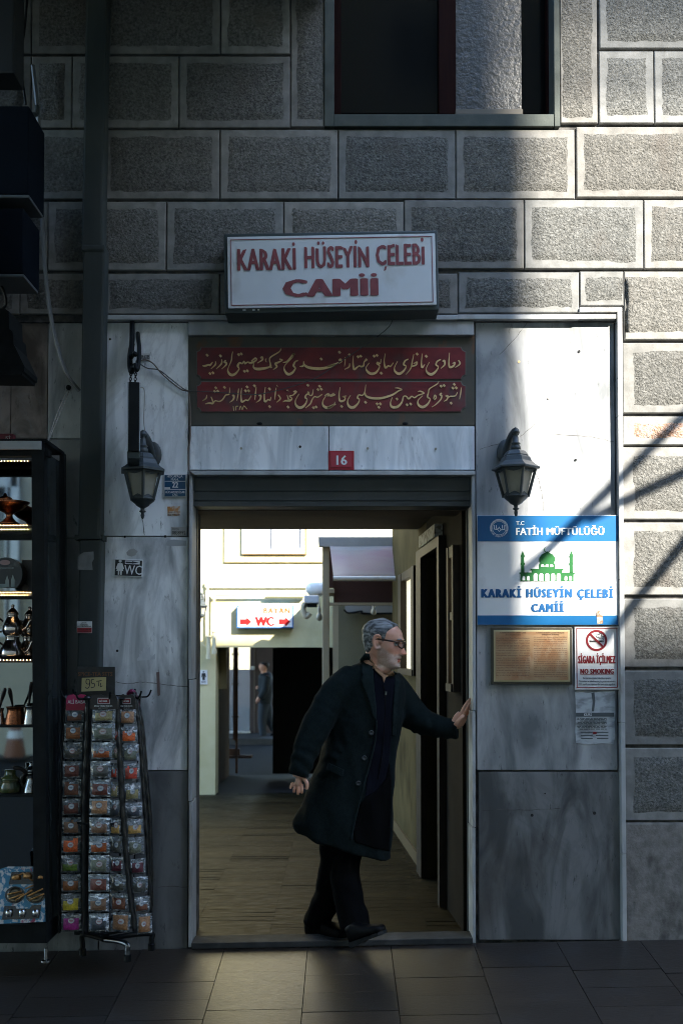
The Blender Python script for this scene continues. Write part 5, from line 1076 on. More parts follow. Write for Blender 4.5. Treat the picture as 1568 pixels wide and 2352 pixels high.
# --- cone on the far side of the street, seen in the mirror
T = thing('traffic_cone', 'grey and white striped traffic cone glimpsed in the cabinet mirror', 'cone', (-5.2, -10.9, -.2))
o = Vector((-5.15, -10.9, -.2))
bm = NB(); box(bm, o.x - .22, o.x + .22, o.y - .22, o.y + .22, o.z, o.z + .05, bev=.02); obj('base', bm, M['black'], T)
bm = NB(); lathe(bm, [(.17, .05), (.12, .33), (.10, .45), (.04, .75), (.01, .76)], o, 24); obj('body', bm, mat('cone_orange', (.2, .07, .03), .6), T)
bm = NB(); lathe(bm, [(.124, .34), (.102, .46)], o, 24); lathe(bm, [(.08, .58), (.06, .68)], o, 24); obj('reflective_band', bm, M['white'], T)
# --- revolving rack of spice strips
ox, Yr = 243, -.21
T = thing('spice_rack', 'black wire rack hung with strips of spice sachets beside the left door jamb', 'rack', P(ox, 2205, Yr))
bm = NB(); pz = lambda y: P(ox, y, Yr).z
c = P(ox, 1900, Yr); tube(bm, [(c.x, c.y, pz(1600)), (c.x, c.y, pz(2150))], .022, 10)
for y, r in ((1602, .165), (2128, .13), (1880, .16)):
    pts = [(c.x + r * math.cos(a), c.y + r * math.sin(a), pz(y)) for a in [i * math.pi / 14 for i in range(29)]]; tube(bm, pts, .006, 6, caps=False)
for i in range(8):
    a = i * math.pi / 4 + .3; u = Vector((math.cos(a), math.sin(a), 0)); h = Vector((c.x, c.y, pz(1602))); cable(bm, [h, h + u * .165, h + u * .2 + Vector((0, 0, .005)), h + u * .215 + Vector((0, 0, .035))], .0045)
for i in range(6):
    a = i * math.pi / 3 + .2; u = Vector((math.cos(a), math.sin(a), 0)); tube(bm, [Vector((c.x, c.y, pz(1602))) + u * .16, Vector((c.x, c.y, pz(2126))) + u * .13], .004, 5)
obj('frame', bm, M['black'], T)
M['chrome'] = mat('chromed_leg', (.2, .21, .22), .25, metal=1)
for lx, ly, lY in ((293, 2206, -.285), (348, 2180, -.1), (190, 2192, -.12)):
    bm = NB(); e = P(lx, ly, lY); s_ = Vector((c.x, c.y, pz(2158))); mid = Vector((e.x, e.y, pz(2162))) ; cable(bm, [s_, s_.lerp(mid, .6) + Vector((0, 0, .01)), mid + Vector((0, 0, .005)), e + Vector((0, 0, .05)), e + Vector((0, 0, .02))], .013, n=10)
    lg = obj('leg', bm, M['chrome'] if lx == 293 else M['black'], T, smooth=True); bm = NB(); lathe(bm, [(.017, 0), (.018, .03), (.014, .034)], e - Vector((0, 0, .005)), 10); obj('rubber_foot', bm, M['black'], lg)
Yb2 = -.20
bm = NB(); rbox(bm, 177, 1531.5, 264, 1602, Yb2, Yb2 + .008, bev=.001); bd_ = obj('header_board', bm, mat('board_black', (.012, .014, .016), .4, col2=(.04, .045, .05), vs=8, lo=.55, hi=.7), T)
bm = NB(); text(bm, 'SPICE-TEA SETS', 180, 1543.5, 259, 1553, Yb2 - .0015, bold=.03); obj('lettering', bm, mat('dim_orange', (.16, .07, .025), .6), bd_)
PT = thing('price_card', 'yellow handwritten price card reading 95 TL in front of the rack board', 'card', P(216, 1570, Yb2 - .01))
bm = NB(); pprism(bm, [(188.5, 1557), (244.5, 1555), (243.5, 1586), (187.5, 1588.5)], Yb2 - .012, .002); obj('card', bm, mat('yellow_card', (.46, .40, .17), .6, col2=(.52, .46, .25), vs=6), PT)
bm = NB(); yv = Yb2 - .0135
for st in ('207,1562 200,1560 198,1567 201,1571 206,1570 207,1562 206,1575 202,1581 196,1579', '216,1561 211,1561 211,1569 217,1570 217,1577 211,1580 210,1578', '222,1565 234,1563', '228,1564 227,1576', '232,1569 231,1577 236,1575'):
    pts = [tuple(map(float, q.split(','))) for q in st.split()]; ribbon(bm, [(P(x, y, yv).x, P(x, y, yv).z, 1.7 / 470) for x, y in smoothpts(pts, 4)], yv + .001, .001)
obj('handwriting', bm, M['ink'], PT)
# strips
def film(name, c, c2, lo, m=.0):
    return mat(name, c, .22, col2=c2, vs=16, st=(1, 1, 1.4), lo=.42, hi=.6, spec=.8, coat=.7, bump=.5, bs=38, bd=.006, metal=m)
M['foil'] = mat('clear_film', (.22, .245, .255), .2, metal=.55, col2=(.92, .95, .97), vs=30, st=(.7, 1, 2.0), lo=.55, hi=.62, spec=.9, coat=.6, bump=1.0, bs=38, bd=.03)
M['edge'] = mat('black_film', (.006, .0065, .007), .3, coat=.25, bump=.6, bs=30, bd=.01)
SPICE = {}
for nme, c in (('chestnut', (.07, .025, .012)), ('rust', (.13, .045, .012)), ('dark', (.03, .03, .025)), ('maroonspice', (.06, .016, .01)), ('brown', (.08, .042, .022)), ('black', (.012, .016, .022)), ('orange', (.3, .055, .01)), ('green', (.05, .085, .01)),
               ('yellow', (.25, .2, .015)), ('purple', (.16, .008, .10)), ('khaki', (.13, .11, .05)), ('sage', (.06, .065, .045)), ('amber', (.16, .035, .006)), ('wine', (.045, .006, .012)), ('tan', (.15, .075, .035)), ('gold', (.24, .14, .04)), ('red', (.2, .02, .01))):
    c = tuple(min(.8, q * 1.7) for q in c); SPICE[nme] = mat('spice_' + nme, c, .6, col2=tuple(q * 1.9 for q in c), vs=110, bump=.6, bs=120, bd=.006, coat=.5)
M['sticker'] = mat('round_label', (.55, .57, .58), .45); M['stickerink'] = mat('label_print', (.30, .05, .07), .5); M['blueink'] = mat('label_blue', (.05, .12, .22), .5)
def strip(name, lb, rows, header, spices, Yc_, yaw, seed):
    """rows: (l,t,r,b) pixel rectangles of the sachets"""
    rn = random.Random(seed); T = thing(name, lb, 'spice strip', P(rows[0][0], rows[0][1], Yc_), 'spice strips on the rack')
    if header:
        l, t, r, b, hm, kind = header; bm = NB(); mid = (l + r) / 2
        pprism(bm, [(l, b), (l, t + 12), (l + 5, t + 3), (mid - 8, t), (mid - 4, t + 3), (mid + 4, t + 3), (mid + 8, t), (r - 5, t + 2), (r, t + 12), (r, b)], Yc_ - .012, .006); h = obj('header_card', bm, hm, T)
        bm = NB(); y = Yc_ - .0135
        if kind == 'pink':
            text(bm, 'ALİ BABA', l + 4, t + 11, r - 4, t + 22, y, bold=.012); obj('lettering', bm, M['wtext'], h)
            b2 = NB(); rbox(b2, l + .5, t + 23.5, r - .5, b - .5, y + .0005, y + .001); obj('red_band', b2, mat('crimson', (.3, .008, .04), .4), h)
        else:
            w = r - l; b2 = NB(); rbox(b2, l + w * .27, t + 9, l + w * .72, t + 23, y + .0006, y + .001, bev=.0004); obj('badge_border', b2, M['sticker'], h)
            b3 = NB(); rbox(b3, l + w * .29, t + 10.5, l + w * .70, t + 21.5, y - .0006, y + .0005); obj('badge', b3, M['dred'], h)
            text(bm, 'ALİ BABA', l + w * .33, t + 13, l + w * .63, t + 18.5, y - .0014, bold=.02); text(bm, 'SPECIAL TURKISH SPICE SETS', l + w * .14, t + 26, l + w * .82, t + 29.5, y, bold=.015); text(bm, 'DOĞAL BAHARAT SETİ', l + w * .3, t + 31, l + w * .66, t + 33, y); obj('lettering', bm, M['wtext'], h)
    k_ = len(rows); bm = NB()
    for (l, t, r, b), (l2, t2, r2, b2) in zip(rows, rows[1:] + [rows[-1]]):   # black backing film down the strip's left edge
        pass
    for i, ((l, t, r, b), sp) in enumerate(zip(rows, spices)):
        bm = NB(); n = 8; m_ = 8; x0, x1, z0, z1 = R(l, t, r, b, Yc_); lo = rn.uniform(.5, .8); tilt = rn.uniform(-.12, .12); G = []
        full = sp in ('amber', 'tan') and rn.random() < .7
        lean_ = yaw
        for a in range(n + 1):
            row = []
            for e in range(m_ + 1):
                u, w = a / n, e / m_; puff = math.sin(math.pi * u) ** .6 * math.sin(math.pi * w) ** .6
                bul = puff * (.012 + .016 * max(0, 1 - w / .7)) + noise.noise(Vector((u * 4 + i, w * 4 + seed, 1))) * .005 * puff
                row.append(bm.verts.new((x0 + (x1 - x0) * u, Yc_ - bul + lean_ * (u - .5) * (x1 - x0), z0 + (z1 - z0) * w)))
            G.append(row)
        for a in range(n):
            for e in range(m_):
                f = bm.faces.new((G[a][e], G[a + 1][e], G[a + 1][e + 1], G[a][e + 1])); f.smooth = True
                wv = (e + .5) / m_; uv = (a + .5) / n; lim = lo + tilt * (uv - .5) * 2 + noise.noise(Vector((uv * 5, i * 3.1, seed))) * .1
                f.material_index = 1 if (wv < lim or full) and 0 < a < n - 1 and e > 0 and e < m_ - 0 and (e < m_ - 1) else 0
        sa = obj('sachet', bm, [M['foil'], SPICE[sp]], T)
        cm = ((l + r) / 2 + rn.uniform(-1.5, 1.5) - (r - l) * .02, (t + b) / 2 + rn.uniform(-4, 1)); q = P(*cm, Yc_ - .034)
        bm = NB(); ry = .55 if (r - l) < 30 else .8
        v = lathe(bm, [(6.3 / 480, -.0008), (6.3 / 480, .0008)], q, 18, axis=(0, -1, 0))
        for vv in v: vv.co.x = q.x + (vv.co.x - q.x) * (r - l) / 42; vv.co.y += lean_ * (vv.co.x - q.x)
        ink = rn.choice([M['stickerink'], M['blueink'], M['stickerink']]); hw = (r - l) / 42 * 4 / 480
        rg = [(q.x + (6.1 / 480 * math.cos(a_)) * (r - l) / 42, q.z + 6.1 / 480 * math.sin(a_), .0012) for a_ in [2 * math.pi * i_ / 20 for i_ in range(21)]]
        fs0 = set(bm.faces); ribbon(bm, rg, q.y - .0012, .0006); box(bm, q.x - hw, q.x + hw, q.y - .0022, q.y - .0012, q.z + .0006, q.z + .0026); box(bm, q.x - hw * .7, q.x + hw * .7, q.y - .0022, q.y - .0012, q.z - .0028, q.z - .001)
        for f_ in set(bm.faces) - fs0: f_.material_index = 1
        st_ = obj('label', bm, [M['sticker'], ink], sa)
    return T
def rows_of(cols, ts): return [(k8(a, 0)[0], k8(0, t)[1], k8(b, 0)[0], k8(0, bb)[1]) for (a, b), (t, bb) in zip(cols, ts)]
tsA = [(272, 368), (378, 515), (528, 662), (675, 812), (820, 955), (970, 1100), (1118, 1250), (1262, 1400), (1412, 1550), (1562, 1702), (1715, 1858), (1870, 2012)]
colA = [(517, 662), (508, 650), (500, 645), (497, 640), (494, 637), (490, 635), (490, 635), (487, 632), (482, 630), (482, 634), (482, 638), (485, 642)]
strip('spice_strip', 'strip of spice sachets under a pink header card, the leftmost on the rack', rows_of(colA, tsA), (152, 1594, 201, 1631.5, mat('pink_card', (.42, .012, .10), .4), 'pink'), ['chestnut', 'rust', 'dark', 'maroonspice', 'chestnut', 'maroonspice', 'brown', 'orange', 'green', 'rust', 'yellow', 'purple'], -.33, .1, 1)
bk = mat('black_card', (.014, .014, .015), .4, col2=(.03, .022, .02), vs=12)
colB = [(728, 908), (722, 905), (718, 882), (712, 872), (708, 868), (704, 864), (702, 862), (700, 862), (697, 860), (694, 858), (696, 856), (698, 856)]
strip('spice_strip', 'strip of spice sachets under the wide black header card, facing the street', rows_of(colB, tsA), (208, 1594, 270, 1629, bk, 'b'), ['khaki', 'sage', 'amber', 'dark', 'maroonspice', 'tan', 'brown', 'amber', 'sage', 'maroonspice', 'brown', 'black'], -.385, .0, 2)
colC = [(884, 940), (878, 935), (872, 925), (866, 935), (862, 945), (862, 955), (862, 965), (862, 972), (860, 992), (862, 1008), (866, 1030)]
tsC = [(395, 525), (540, 665), (690, 815), (838, 965), (980, 1112), (1124, 1254), (1262, 1398), (1420, 1550), (1562, 1700), (1712, 1850), (1862, 2012)]
strip('spice_strip', 'headless strip of spice sachets half hidden behind the wide black header strip', rows_of(colC, tsC), None, ['red', 'sage', 'red', 'khaki', 'black', 'gold', 'dark', 'wine', 'dark', 'chestnut', 'tan'], -.345, -.25, 3)
colD = [(944, 1064), (956, 1074), (968, 1084), (978, 1088), (986, 1098), (990, 1108), (1002, 1120), (1010, 1124), (1030, 1136), (1046, 1156), (1062, 1170), (1082, 1190)]
tsD = [(272, 388), (405, 532), (545, 678), (694, 830), (846, 985), (1000, 1120), (1130, 1255), (1272, 1410), (1440, 1560), (1580, 1712), (1735, 1858), (1872, 2030)]
strip('spice_strip', 'narrow strip of spice sachets under the small black header card, nearest the door', rows_of(colD, tsD), (271, 1594, 312, 1629.5, bk, 'c'), ['tan', 'orange', 'sage', 'red', 'khaki', 'black', 'gold', 'sage', 'wine', 'dark', 'chestnut', 'tan'], -.32, .45, 4)
# black strips seen edge on between and beside them
def edge(lb, pts, w, Y):
    bm = NB(); rn = random.Random(len(lb)); L = []
    for i, (x, y) in enumerate(smoothpts([k8(*q) for q in pts], 6)):
        ww = w * (1 + .16 * math.sin(i * 2.1)); a = P(x - ww / 2, y, Y); b = P(x + ww / 2, y, Y + .01); m = (a + b) / 2 + Vector((0, -.02 - .008 * math.sin(i * 2.2), 0))
        L.append([bm.verts.new(q) for q in (a, m, b, b + Vector((0, .02, 0)), a + Vector((0, .02, 0)))])
    skin(bm, L); return tag(obj('spice_strip', bm, M['edge'], smooth=True), lb, 'spice strip', 'spice strips on the rack')
edge('black back of a spice strip beside the pink header strip, seen edge on', [(690, 165), (690, 400), (676, 700), (668, 1000), (668, 1400), (668, 1700), (672, 2030)], 17, -.34)
edge('black back of a spice strip beside the narrow black strip, seen edge on', [(922, 170), (930, 500), (950, 800), (966, 1100), (990, 1400), (1016, 1700), (1058, 2010)], 12, -.35)
edge('black spice strip edge bulging outermost on the door side of the rack', [(1050, 130), (1085, 250), (1120, 450), (1148, 800), (1175, 1100), (1185, 1500), (1185, 1900)], 8, -.22)
edge('black spice strip edge just inside the outermost one on the door side', [(1050, 150), (1078, 300), (1104, 550), (1128, 900), (1150, 1200), (1165, 1500), (1178, 1850)], 9, -.27)
edge('black spice strip edge left of the pink header strip', [(522, 160), (500, 500), (484, 800), (470, 1200), (462, 1600), (470, 2020)], 6, -.29)
bm = NB(); cable(bm, [P(*k8(1010, 150), -.2), P(*k8(1035, 128), -.22), P(*k8(1060, 160), -.2), P(*k8(1085, 260), -.2), P(*k8(1100, 380), -.2)], .012, n=8); tag(obj('ribbon', bm, mat('magenta_film', (.18, .01, .06), .3), smooth=True), 'folded magenta wrapper at the door-side top of the rack', 'wrapper')
# ================================================================ people
YP = .10                         # plane the man moves in
M['skin'] = mat('skin', (.6, .315, .215), .5, col2=(.68, .385, .275), vs=22, sss=.08, tone=True, spec=.35)
M['hair'] = mat('grey_hair', (.05, .055, .058), .55, col2=(.40, .415, .42), vs=20, st=(.4, 3, 3), det=9, lo=.42, hi=.68, bump=.3, bs=60, bst=(.5, 3, 3), bd=.006)
M['coat'] = mat('dark_green_wool', (.0055, .0100, .0105), .92, col2=(.009, .015, .0155), vs=60, bump=.35, bs=160, bd=.003, sheen=.02, spec=.06)
M['cardigan'] = mat('navy_knit', (.003, .0036, .0075), .85, col2=(.005, .006, .0115), vs=30, st=(3, 3, .4), bump=.35, bs=120, bst=(1, 1, .15), bd=.003, spec=.08)
M['trousers'] = mat('black_trousers', (.0018, .002, .0023), .85, col2=(.003, .0033, .0036), vs=9, bump=.25, bs=10, bd=.02, spec=.06)
M['shoe'] = mat('black_leather', (.002, .002, .0023), .55, bump=.1, bs=40, spec=.12)
M['shirt'] = mat('tan_shirt', (.3, .17, .085), .8, col2=(.25, .135, .065), vs=40)
M['lapel'] = mat('lit_coat_wool', (.0085, .0145, .015), .92, col2=(.0125, .02, .0205), vs=60, bump=.35, bs=160, bd=.003, sheen=.02, spec=.06)  # the coat's wool lightened, painting in the light its edges catch
PP = lambda x, y, d=0.0: P(x, y, YP + d)
S_ = 1 / (2287 / (5.08 + YP))    # metres per overview pixel at the man
def ring(bm, c, u, v, a, b, n=20, e=1.0):
    out = []
    for j in range(n):
        t = 2 * math.pi * j / n; ct, st = math.cos(t), math.sin(t)
        out.append(bm.verts.new(c + u * (a * math.copysign(abs(ct) ** e, ct)) + v * (b * math.copysign(abs(st) ** e, st))))
    return out
def limb(bm, pts, rad, n=14, flat=1.0, k=4):
    """tapering limb: points + radii, smoothed"""
    q = smoothpts([(*p, r) for p, r in zip([tuple(p) for p in pts], rad)], k)
    return tube(bm, [p[:3] for p in q], [p[3] for p in q], n, sq=flat)
# ---------------- head (local: +X face, +Y left, Z up from the chin)
HP = [(.000, .080, .02, .022), (.012, .096, .0, .040), (.03, .0965, -.02, .053), (.045, .094, -.04, .058), (.058, .097, -.055, .062), (.075, .095, -.07, .066), (.10, .092, -.086, .0705), (.125, .0885, -.095, .073),
      (.145, .0975, -.099, .075), (.17, .0945, -.099, .0755), (.192, .083, -.092, .069), (.212, .058, -.073, .056), (.226, .024, -.044, .036), (.235, -.008, -.012, .006)]
def hp(z):
    for a, b in zip(HP, HP[1:]):
        if a[0] <= z <= b[0]:
            f = (z - a[0]) / (b[0] - a[0]); return [a[i] + (b[i] - a[i]) * f for i in (1, 2, 3)]
    return list(HP[-1][1:])
def bumpf(x, c, w): return math.exp(-((x - c) / w) ** 2)
def head_pt(t, z, off=0.0):
    xf, xb, w = hp(z); ct, st = math.cos(t), math.sin(t)
    cx = (xf + xb) / 2 + .006; ax = (xf - cx) if ct > 0 else (cx - xb)
    e = .86 if ct > 0 else 1.0
    x = cx + ax * math.copysign(abs(ct) ** e, ct); y = w * math.copysign(abs(st) ** .92, st)
    if ct > 0:
        a = abs(t if t <= math.pi else t - 2 * math.pi)
        nose = max(0, min(1, (.138 - z) / .055)) * (1 if z > .078 else max(0, (z - .066) / .012))
        x += nose * .036 * bumpf(a, 0, .16) + .008 * bumpf(a, .2, .1) * bumpf(z, .08, .012)
        x -= .013 * bumpf(a, .45, .2) * bumpf(z, .126, .016)                     # eye sockets
        x += .007 * bumpf(a, .35, .35) * bumpf(z, .146, .010)                    # brow
        x += .0065 * bumpf(a, 0, .30) * (bumpf(z, .0585, .0055) + bumpf(z, .0445, .0065)) - .0055 * bumpf(a, 0, .33) * bumpf(z, .0515, .003)   # lips
        x -= .004 * bumpf(a, 0, .4) * bumpf(z, .034, .007); x += .006 * bumpf(a, 0, .5) * bumpf(z, .016, .012)
        y += math.copysign(.005, st) * bumpf(a, .95, .3) * bumpf(z, .10, .018) if st else 0   # cheekbone
        x -= .006 * bumpf(a, .62, .22) * bumpf(z, .065, .022)
    v = Vector((x, y, z)); 
    if off: n = Vector((x - cx * .6, y, (z - .13) * .9)); v += n.normalized() * off
    return v
HS = 1.055
HM = Matrix.Rotation(math.radians(-17), 4, 'Z') @ Matrix.Rotation(math.radians(7), 4, 'Y') @ Matrix.Scale(HS, 4)
tip = HM @ Vector((.1255, 0, .084)); HO = PP(933, 1501, -.10) - tip
HX = Matrix.Translation(HO) @ HM
Hd = lambda x, y, z: HX @ Vector((x, y, z))
bm = NB(); NT = 72; zs = [.235 * (i / 56) for i in range(57)]
skin(bm, [[bm.verts.new(HX @ head_pt(2 * math.pi * j / NT, z)) for j in range(NT)] for z in zs])
for s in (-1, 1):                # ears
    limb(bm, [Hd(.008, s * .070, .098), Hd(-.004, s * .080, .092), Hd(-.016, s * .084, .105), Hd(-.023, s * .087, .13), Hd(-.016, s * .086, .152), Hd(0, s * .080, .156), Hd(.008, s * .074, .143)], [.008, .009, .0075, .007, .007, .0065, .006], 8)
    limb(bm, [Hd(-.004, s * .070, .10), Hd(-.010, s * .076, .125), Hd(-.006, s * .074, .15)], [.012, .013, .010], 8)
    limb(bm, [Hd(.010, s * .072, .118), Hd(.008, s * .078, .128)], [.005, .004], 6)
# neck and a lean body inside the clothes
neck = [Hd(-.02, 0, .07), Hd(-.03, 0, .02), Hd(-.05, 0, -.04), PP(838, 1560, .03)]
limb(bm, neck, [.058, .057, .06, .075]); limb(bm, [Hd(.035, 0, .02), Hd(.0, 0, -.015), PP(866, 1562, -.03)], [.040, .046, .06])
limb(bm, [PP(838, 1552, .03), PP(838, 1620, .05), PP(825, 1740, .05), PP(805, 1850, .05)], [.09, .15, .145, .14], 18, .75)
# right arm (hangs back, near us) and left arm (reaches to the jamb)
RA = [PP(812, 1560, -.03), PP(780, 1584, -.07), PP(750, 1626, -.10), PP(714, 1692, -.14), PP(695, 1745, -.17), PP(685, 1786, -.18)]
limb(bm, RA, [.04, .045, .045, .04, .034, .030])
LA = [PP(905, 1578, .10), PP(930, 1612, .08), PP(966, 1652, .05), PP(1020, 1670, .02), PP(1046, 1669, .0)]
limb(bm, LA, [.06, .052, .045, .036, .030])
# legs
RL = [PP(795, 1850, .02), PP(778, 1960, .02), PP(758, 2050, .05), PP(728, 2128, .04)]
LL = [PP(800, 1850, .06), PP(805, 1960, .0), PP(806, 2040, -.06), PP(822, 2140, -.14)]
limb(bm, RL, [.07, .05, .04, .035]); limb(bm, LL, [.07, .05, .04, .035])
# hands -------------------------------------------------------------
def finger(bm, pts, r0, r1): limb(bm, pts, [r0 + (r1 - r0) * i / (len(pts) - 1) for i in range(len(pts))], 8, k=3)
# right hand hanging, back of the hand to the camera, fingers curled a little forward
w = PP(685.5, 1786, -.18)
R_ = lambda x, y, d=0.0: P(x, y, YP - .18 + d)
limb(bm, [w, R_(685.5, 1793), R_(685.5, 1800), R_(686, 1804)], [.029, .034, .036, .030], 12, .5)
finger(bm, [R_(673, 1797, -.005), R_(668.5, 1805, -.012), R_(666.5, 1812, -.007)], .0086, .0068)
finger(bm, [R_(679, 1801, -.012), R_(675.5, 1812, -.022), R_(675, 1820, -.014)], .0086, .0068)
finger(bm, [R_(686, 1803, -.016), R_(684.5, 1815, -.028), R_(684, 1825, -.020)], .0088, .0070)
finger(bm, [R_(693, 1802, -.014), R_(694, 1813, -.026), R_(693, 1822, -.020)], .0086, .0068)
finger(bm, [R_(698, 1789, -.012), R_(704, 1797, -.026), R_(705, 1806, -.030), R_(703, 1813, -.028)], .0115, .0085)
# left hand pressed on the jamb: palm turned to it, fingers pointing up and away to the right
J = lambda x, y, d=0.0: P(x, y, .06 + d)
limb(bm, [PP(1046, 1669, .0), J(1049, 1662, .03), J(1056, 1650, .03), J(1062, 1640, .03)], [.030, .037, .039, .032], 12, .62)
finger(bm, [J(1058, 1639, -.010), J(1065, 1624, -.014), J(1073, 1612, -.010), J(1079.5, 1604, -.004)], .0090, .0068)
finger(bm, [J(1062, 1642, .018), J(1071, 1628, .018), J(1078, 1615, .022), J(1082, 1608, .025)], .0090, .0068)
finger(bm, [J(1064, 1645, .038), J(1073, 1632, .040), J(1079.5, 1621, .044), J(1082, 1615, .046)], .0088, .0068)
finger(bm, [J(1064, 1650, .056), J(1072, 1640, .060), J(1078, 1631, .064), J(1081, 1626, .066)], .0082, .0064)
finger(bm, [J(1046, 1665, -.020), J(1052, 1656, -.036), J(1059, 1648, -.042), J(1064.5, 1643, -.040)], .0130, .0090)
MAN = thing('person', 'grey haired bearded man in glasses and long dark coat leaning out of the doorway', 'person', P(790, 2160, YP))
bm = remesh(bm, .0034, 2, .4)
# beard and lips are colour on the skin, not on the light
lay = bm.loops.layers.float_color.new('tone'); HI = HX.inverted()
def skin_tone(co):
    q = HI @ co; c = Vector((1, 1, 1))
    if -.03 < q.z < .26 and abs(q.x) < .16 and abs(q.y) < .1:
        n = noise.noise(q * 60) * .5 + noise.noise(q * 160) * .5
        lim = .074 - max(0, q.x - .085) * .1 if q.x > .06 else .074 + (.06 - q.x) * .75
        b = max(0, min(1, (lim - q.z) / .014 + .35 + n * .5)) * max(0, min(1, (q.x + .010) / .016)) * max(0, min(1, (q.z + .012) / .02))
        if abs(q.z - .0445) < .0075 and q.x > .088 and abs(q.y) < .022: b = 0; c = Vector((.9, .55, .55))
        if abs(q.z - .0515) < .0028 and q.x > .086 and abs(q.y) < .022: b = 0; c = Vector((.35, .15, .15))
        if q.z < .066 and q.x > .08: b *= .9
        g = .95 + n * .7 + max(0, .03 - q.z) * 12
        grey = Vector((.78 * g, 1.38 * g, 1.85 * g))
        if q.x < .045 and q.z > .05: grey = Vector((.5 * g, .9 * g, 1.25 * g))
        c = c.lerp(grey, b * .5)
        if b < .2: red = bumpf(q.z, .085, .02) * bumpf(q.x, .11, .03) + .5 * bumpf(q.z, .10, .02) * (q.x > .05); c = Vector((c.x * 1.02, c.y * (1 - .16 * red), c.z * (1 - .2 * red)))
    return c
cache = {v.index: skin_tone(v.co) for v in bm.verts}
for f in bm.faces:
    for l in f.loops: l[lay] = (*cache[l.vert.index], 1)
body = obj('body', bm, M['skin'], MAN, smooth=True)
# hair: combed back shell over the crown, nape and temples
def hairline(z): 
    pts = [(.045, -.06), (.06, -.045), (.09, -.032), (.10, -.025), (.112, .020), (.13, .030), (.15, .034), (.17, .036), (.187, .046), (.2, .060), (.213, .068), (.24, .08)]
    for a, b in zip(pts, pts[1:]):
        if a[0] <= z <= b[0]: return a[1] + (b[1] - a[1]) * (z - a[0]) / (b[0] - a[0])
    return -1
bm = NB(); G = []; zh = [.04 + .195 * i / 60 for i in range(61)]
def hin(t, z):
    p = head_pt(t, z); d = hairline(z) - p.x
    ear = bumpf(p.x, -.004, .016) * bumpf(z, .126, .026) if z < .16 else 0
    return p, max(0, min(1, d / .012)) * (1 - min(1, ear * 2.2))
for z in zh:
    row = []
    for j in range(NT):
        t = 2 * math.pi * j / NT; p, k_ = hin(t, z); o = -.004 + k_ * (.0095 + .0045 * noise.noise(Vector((p.x * 14, p.y * 38, z * 30))) + .004 * bumpf(z, .2, .04))
        if z < .07: o *= max(.2, (z - .035) / .035)
        row.append(bm.verts.new(HX @ head_pt(t, z, o)))
    G.append(row)
for i in range(60):
    for j in range(NT):
        k_ = sum(hin(2 * math.pi * (q % NT) / NT, zh[e])[1] for q in (j, j + 1) for e in (i, i + 1)) / 4
        if k_ > .06: bm.faces.new((G[i][j], G[i][(j + 1) % NT], G[i + 1][(j + 1) % NT], G[i + 1][j])).smooth = True
try: bm.faces.new(G[60])
except ValueError: pass
bmesh.ops.delete(bm, geom=[v for v in bm.verts if not v.link_faces], context='VERTS')
obj('hair', bm, M['hair'], MAN, smooth=True)
bm = NB()
for s in (-1, 1): cable(bm, [Hd(.097, s * .014, .143), Hd(.096, s * .028, .149), Hd(.083, s * .046, .146)], .0038, n=6)
obj('eyebrow', bm, M['hair'], MAN, smooth=True)
for s in (-1, 1):
    bm = NB(); ball(bm, Hd(.0735, s * .031, .125), .0125); e = obj('eyeball', bm, M['offwhite'], MAN, smooth=True)
    bm = NB(); ball(bm, Hd(.083, s * .0315, .125), .0058); obj('iris', bm, M['ink'], e, smooth=True)
    bm = NB(); cable(bm, [Hd(.084, s * .019, .127), Hd(.087, s * .031, .1315), Hd(.077, s * .044, .127)], .0035, n=6); obj('eyelid', bm, M['skin'], e, smooth=True)
# glasses
M['specs'] = mat('brown_acetate', (.035, .016, .010), .25, col2=(.07, .03, .015), vs=30); 
gl = NB()
for s in (-1, 1):
    pts = [Hd(.109 - .004 * (abs(math.cos(a)) if math.cos(a) * s > 0 else 0) - .012 * max(0, math.cos(a) * s), s * .032 + .0235 * math.cos(a),   .124 + .0165 * math.sin(a)) for a in [i * math.pi / 12 for i in range(25)]]
    tube(gl, pts, .0036, 6, caps=False)
    cable(gl, [Hd(.099, s * .056, .134), Hd(.07, s * .078, .136), Hd(.02, s * .084, .138), Hd(-.006, s * .083, .138), Hd(-.018, s * .083, .128)], .0048, n=6)
    cable(gl, [Hd(.109, s * .012, .137), Hd(.107, s * .034, .1395), Hd(.098, s * .056, .136)], .0034, n=6)
cable(gl, [Hd(.111, -.010, .130), Hd(.117, 0, .132), Hd(.111, .010, .130)], .0025, n=6)
g = obj('glasses', gl, M['specs'], MAN, smooth=True)
for s in (-1, 1):
    bm = NB(); bm.faces.new([bm.verts.new(Hd(.109 - .012 * max(0, math.cos(a) * s), s * .032 + .0225 * math.cos(a), .124 + .0145 * math.sin(a))) for a in [i * math.pi / 9 for i in range(18)]])
    obj('lens', bm, mat('spectacle_lens', (.5, .5, .5), .03, trans=1, alpha=.22), g)
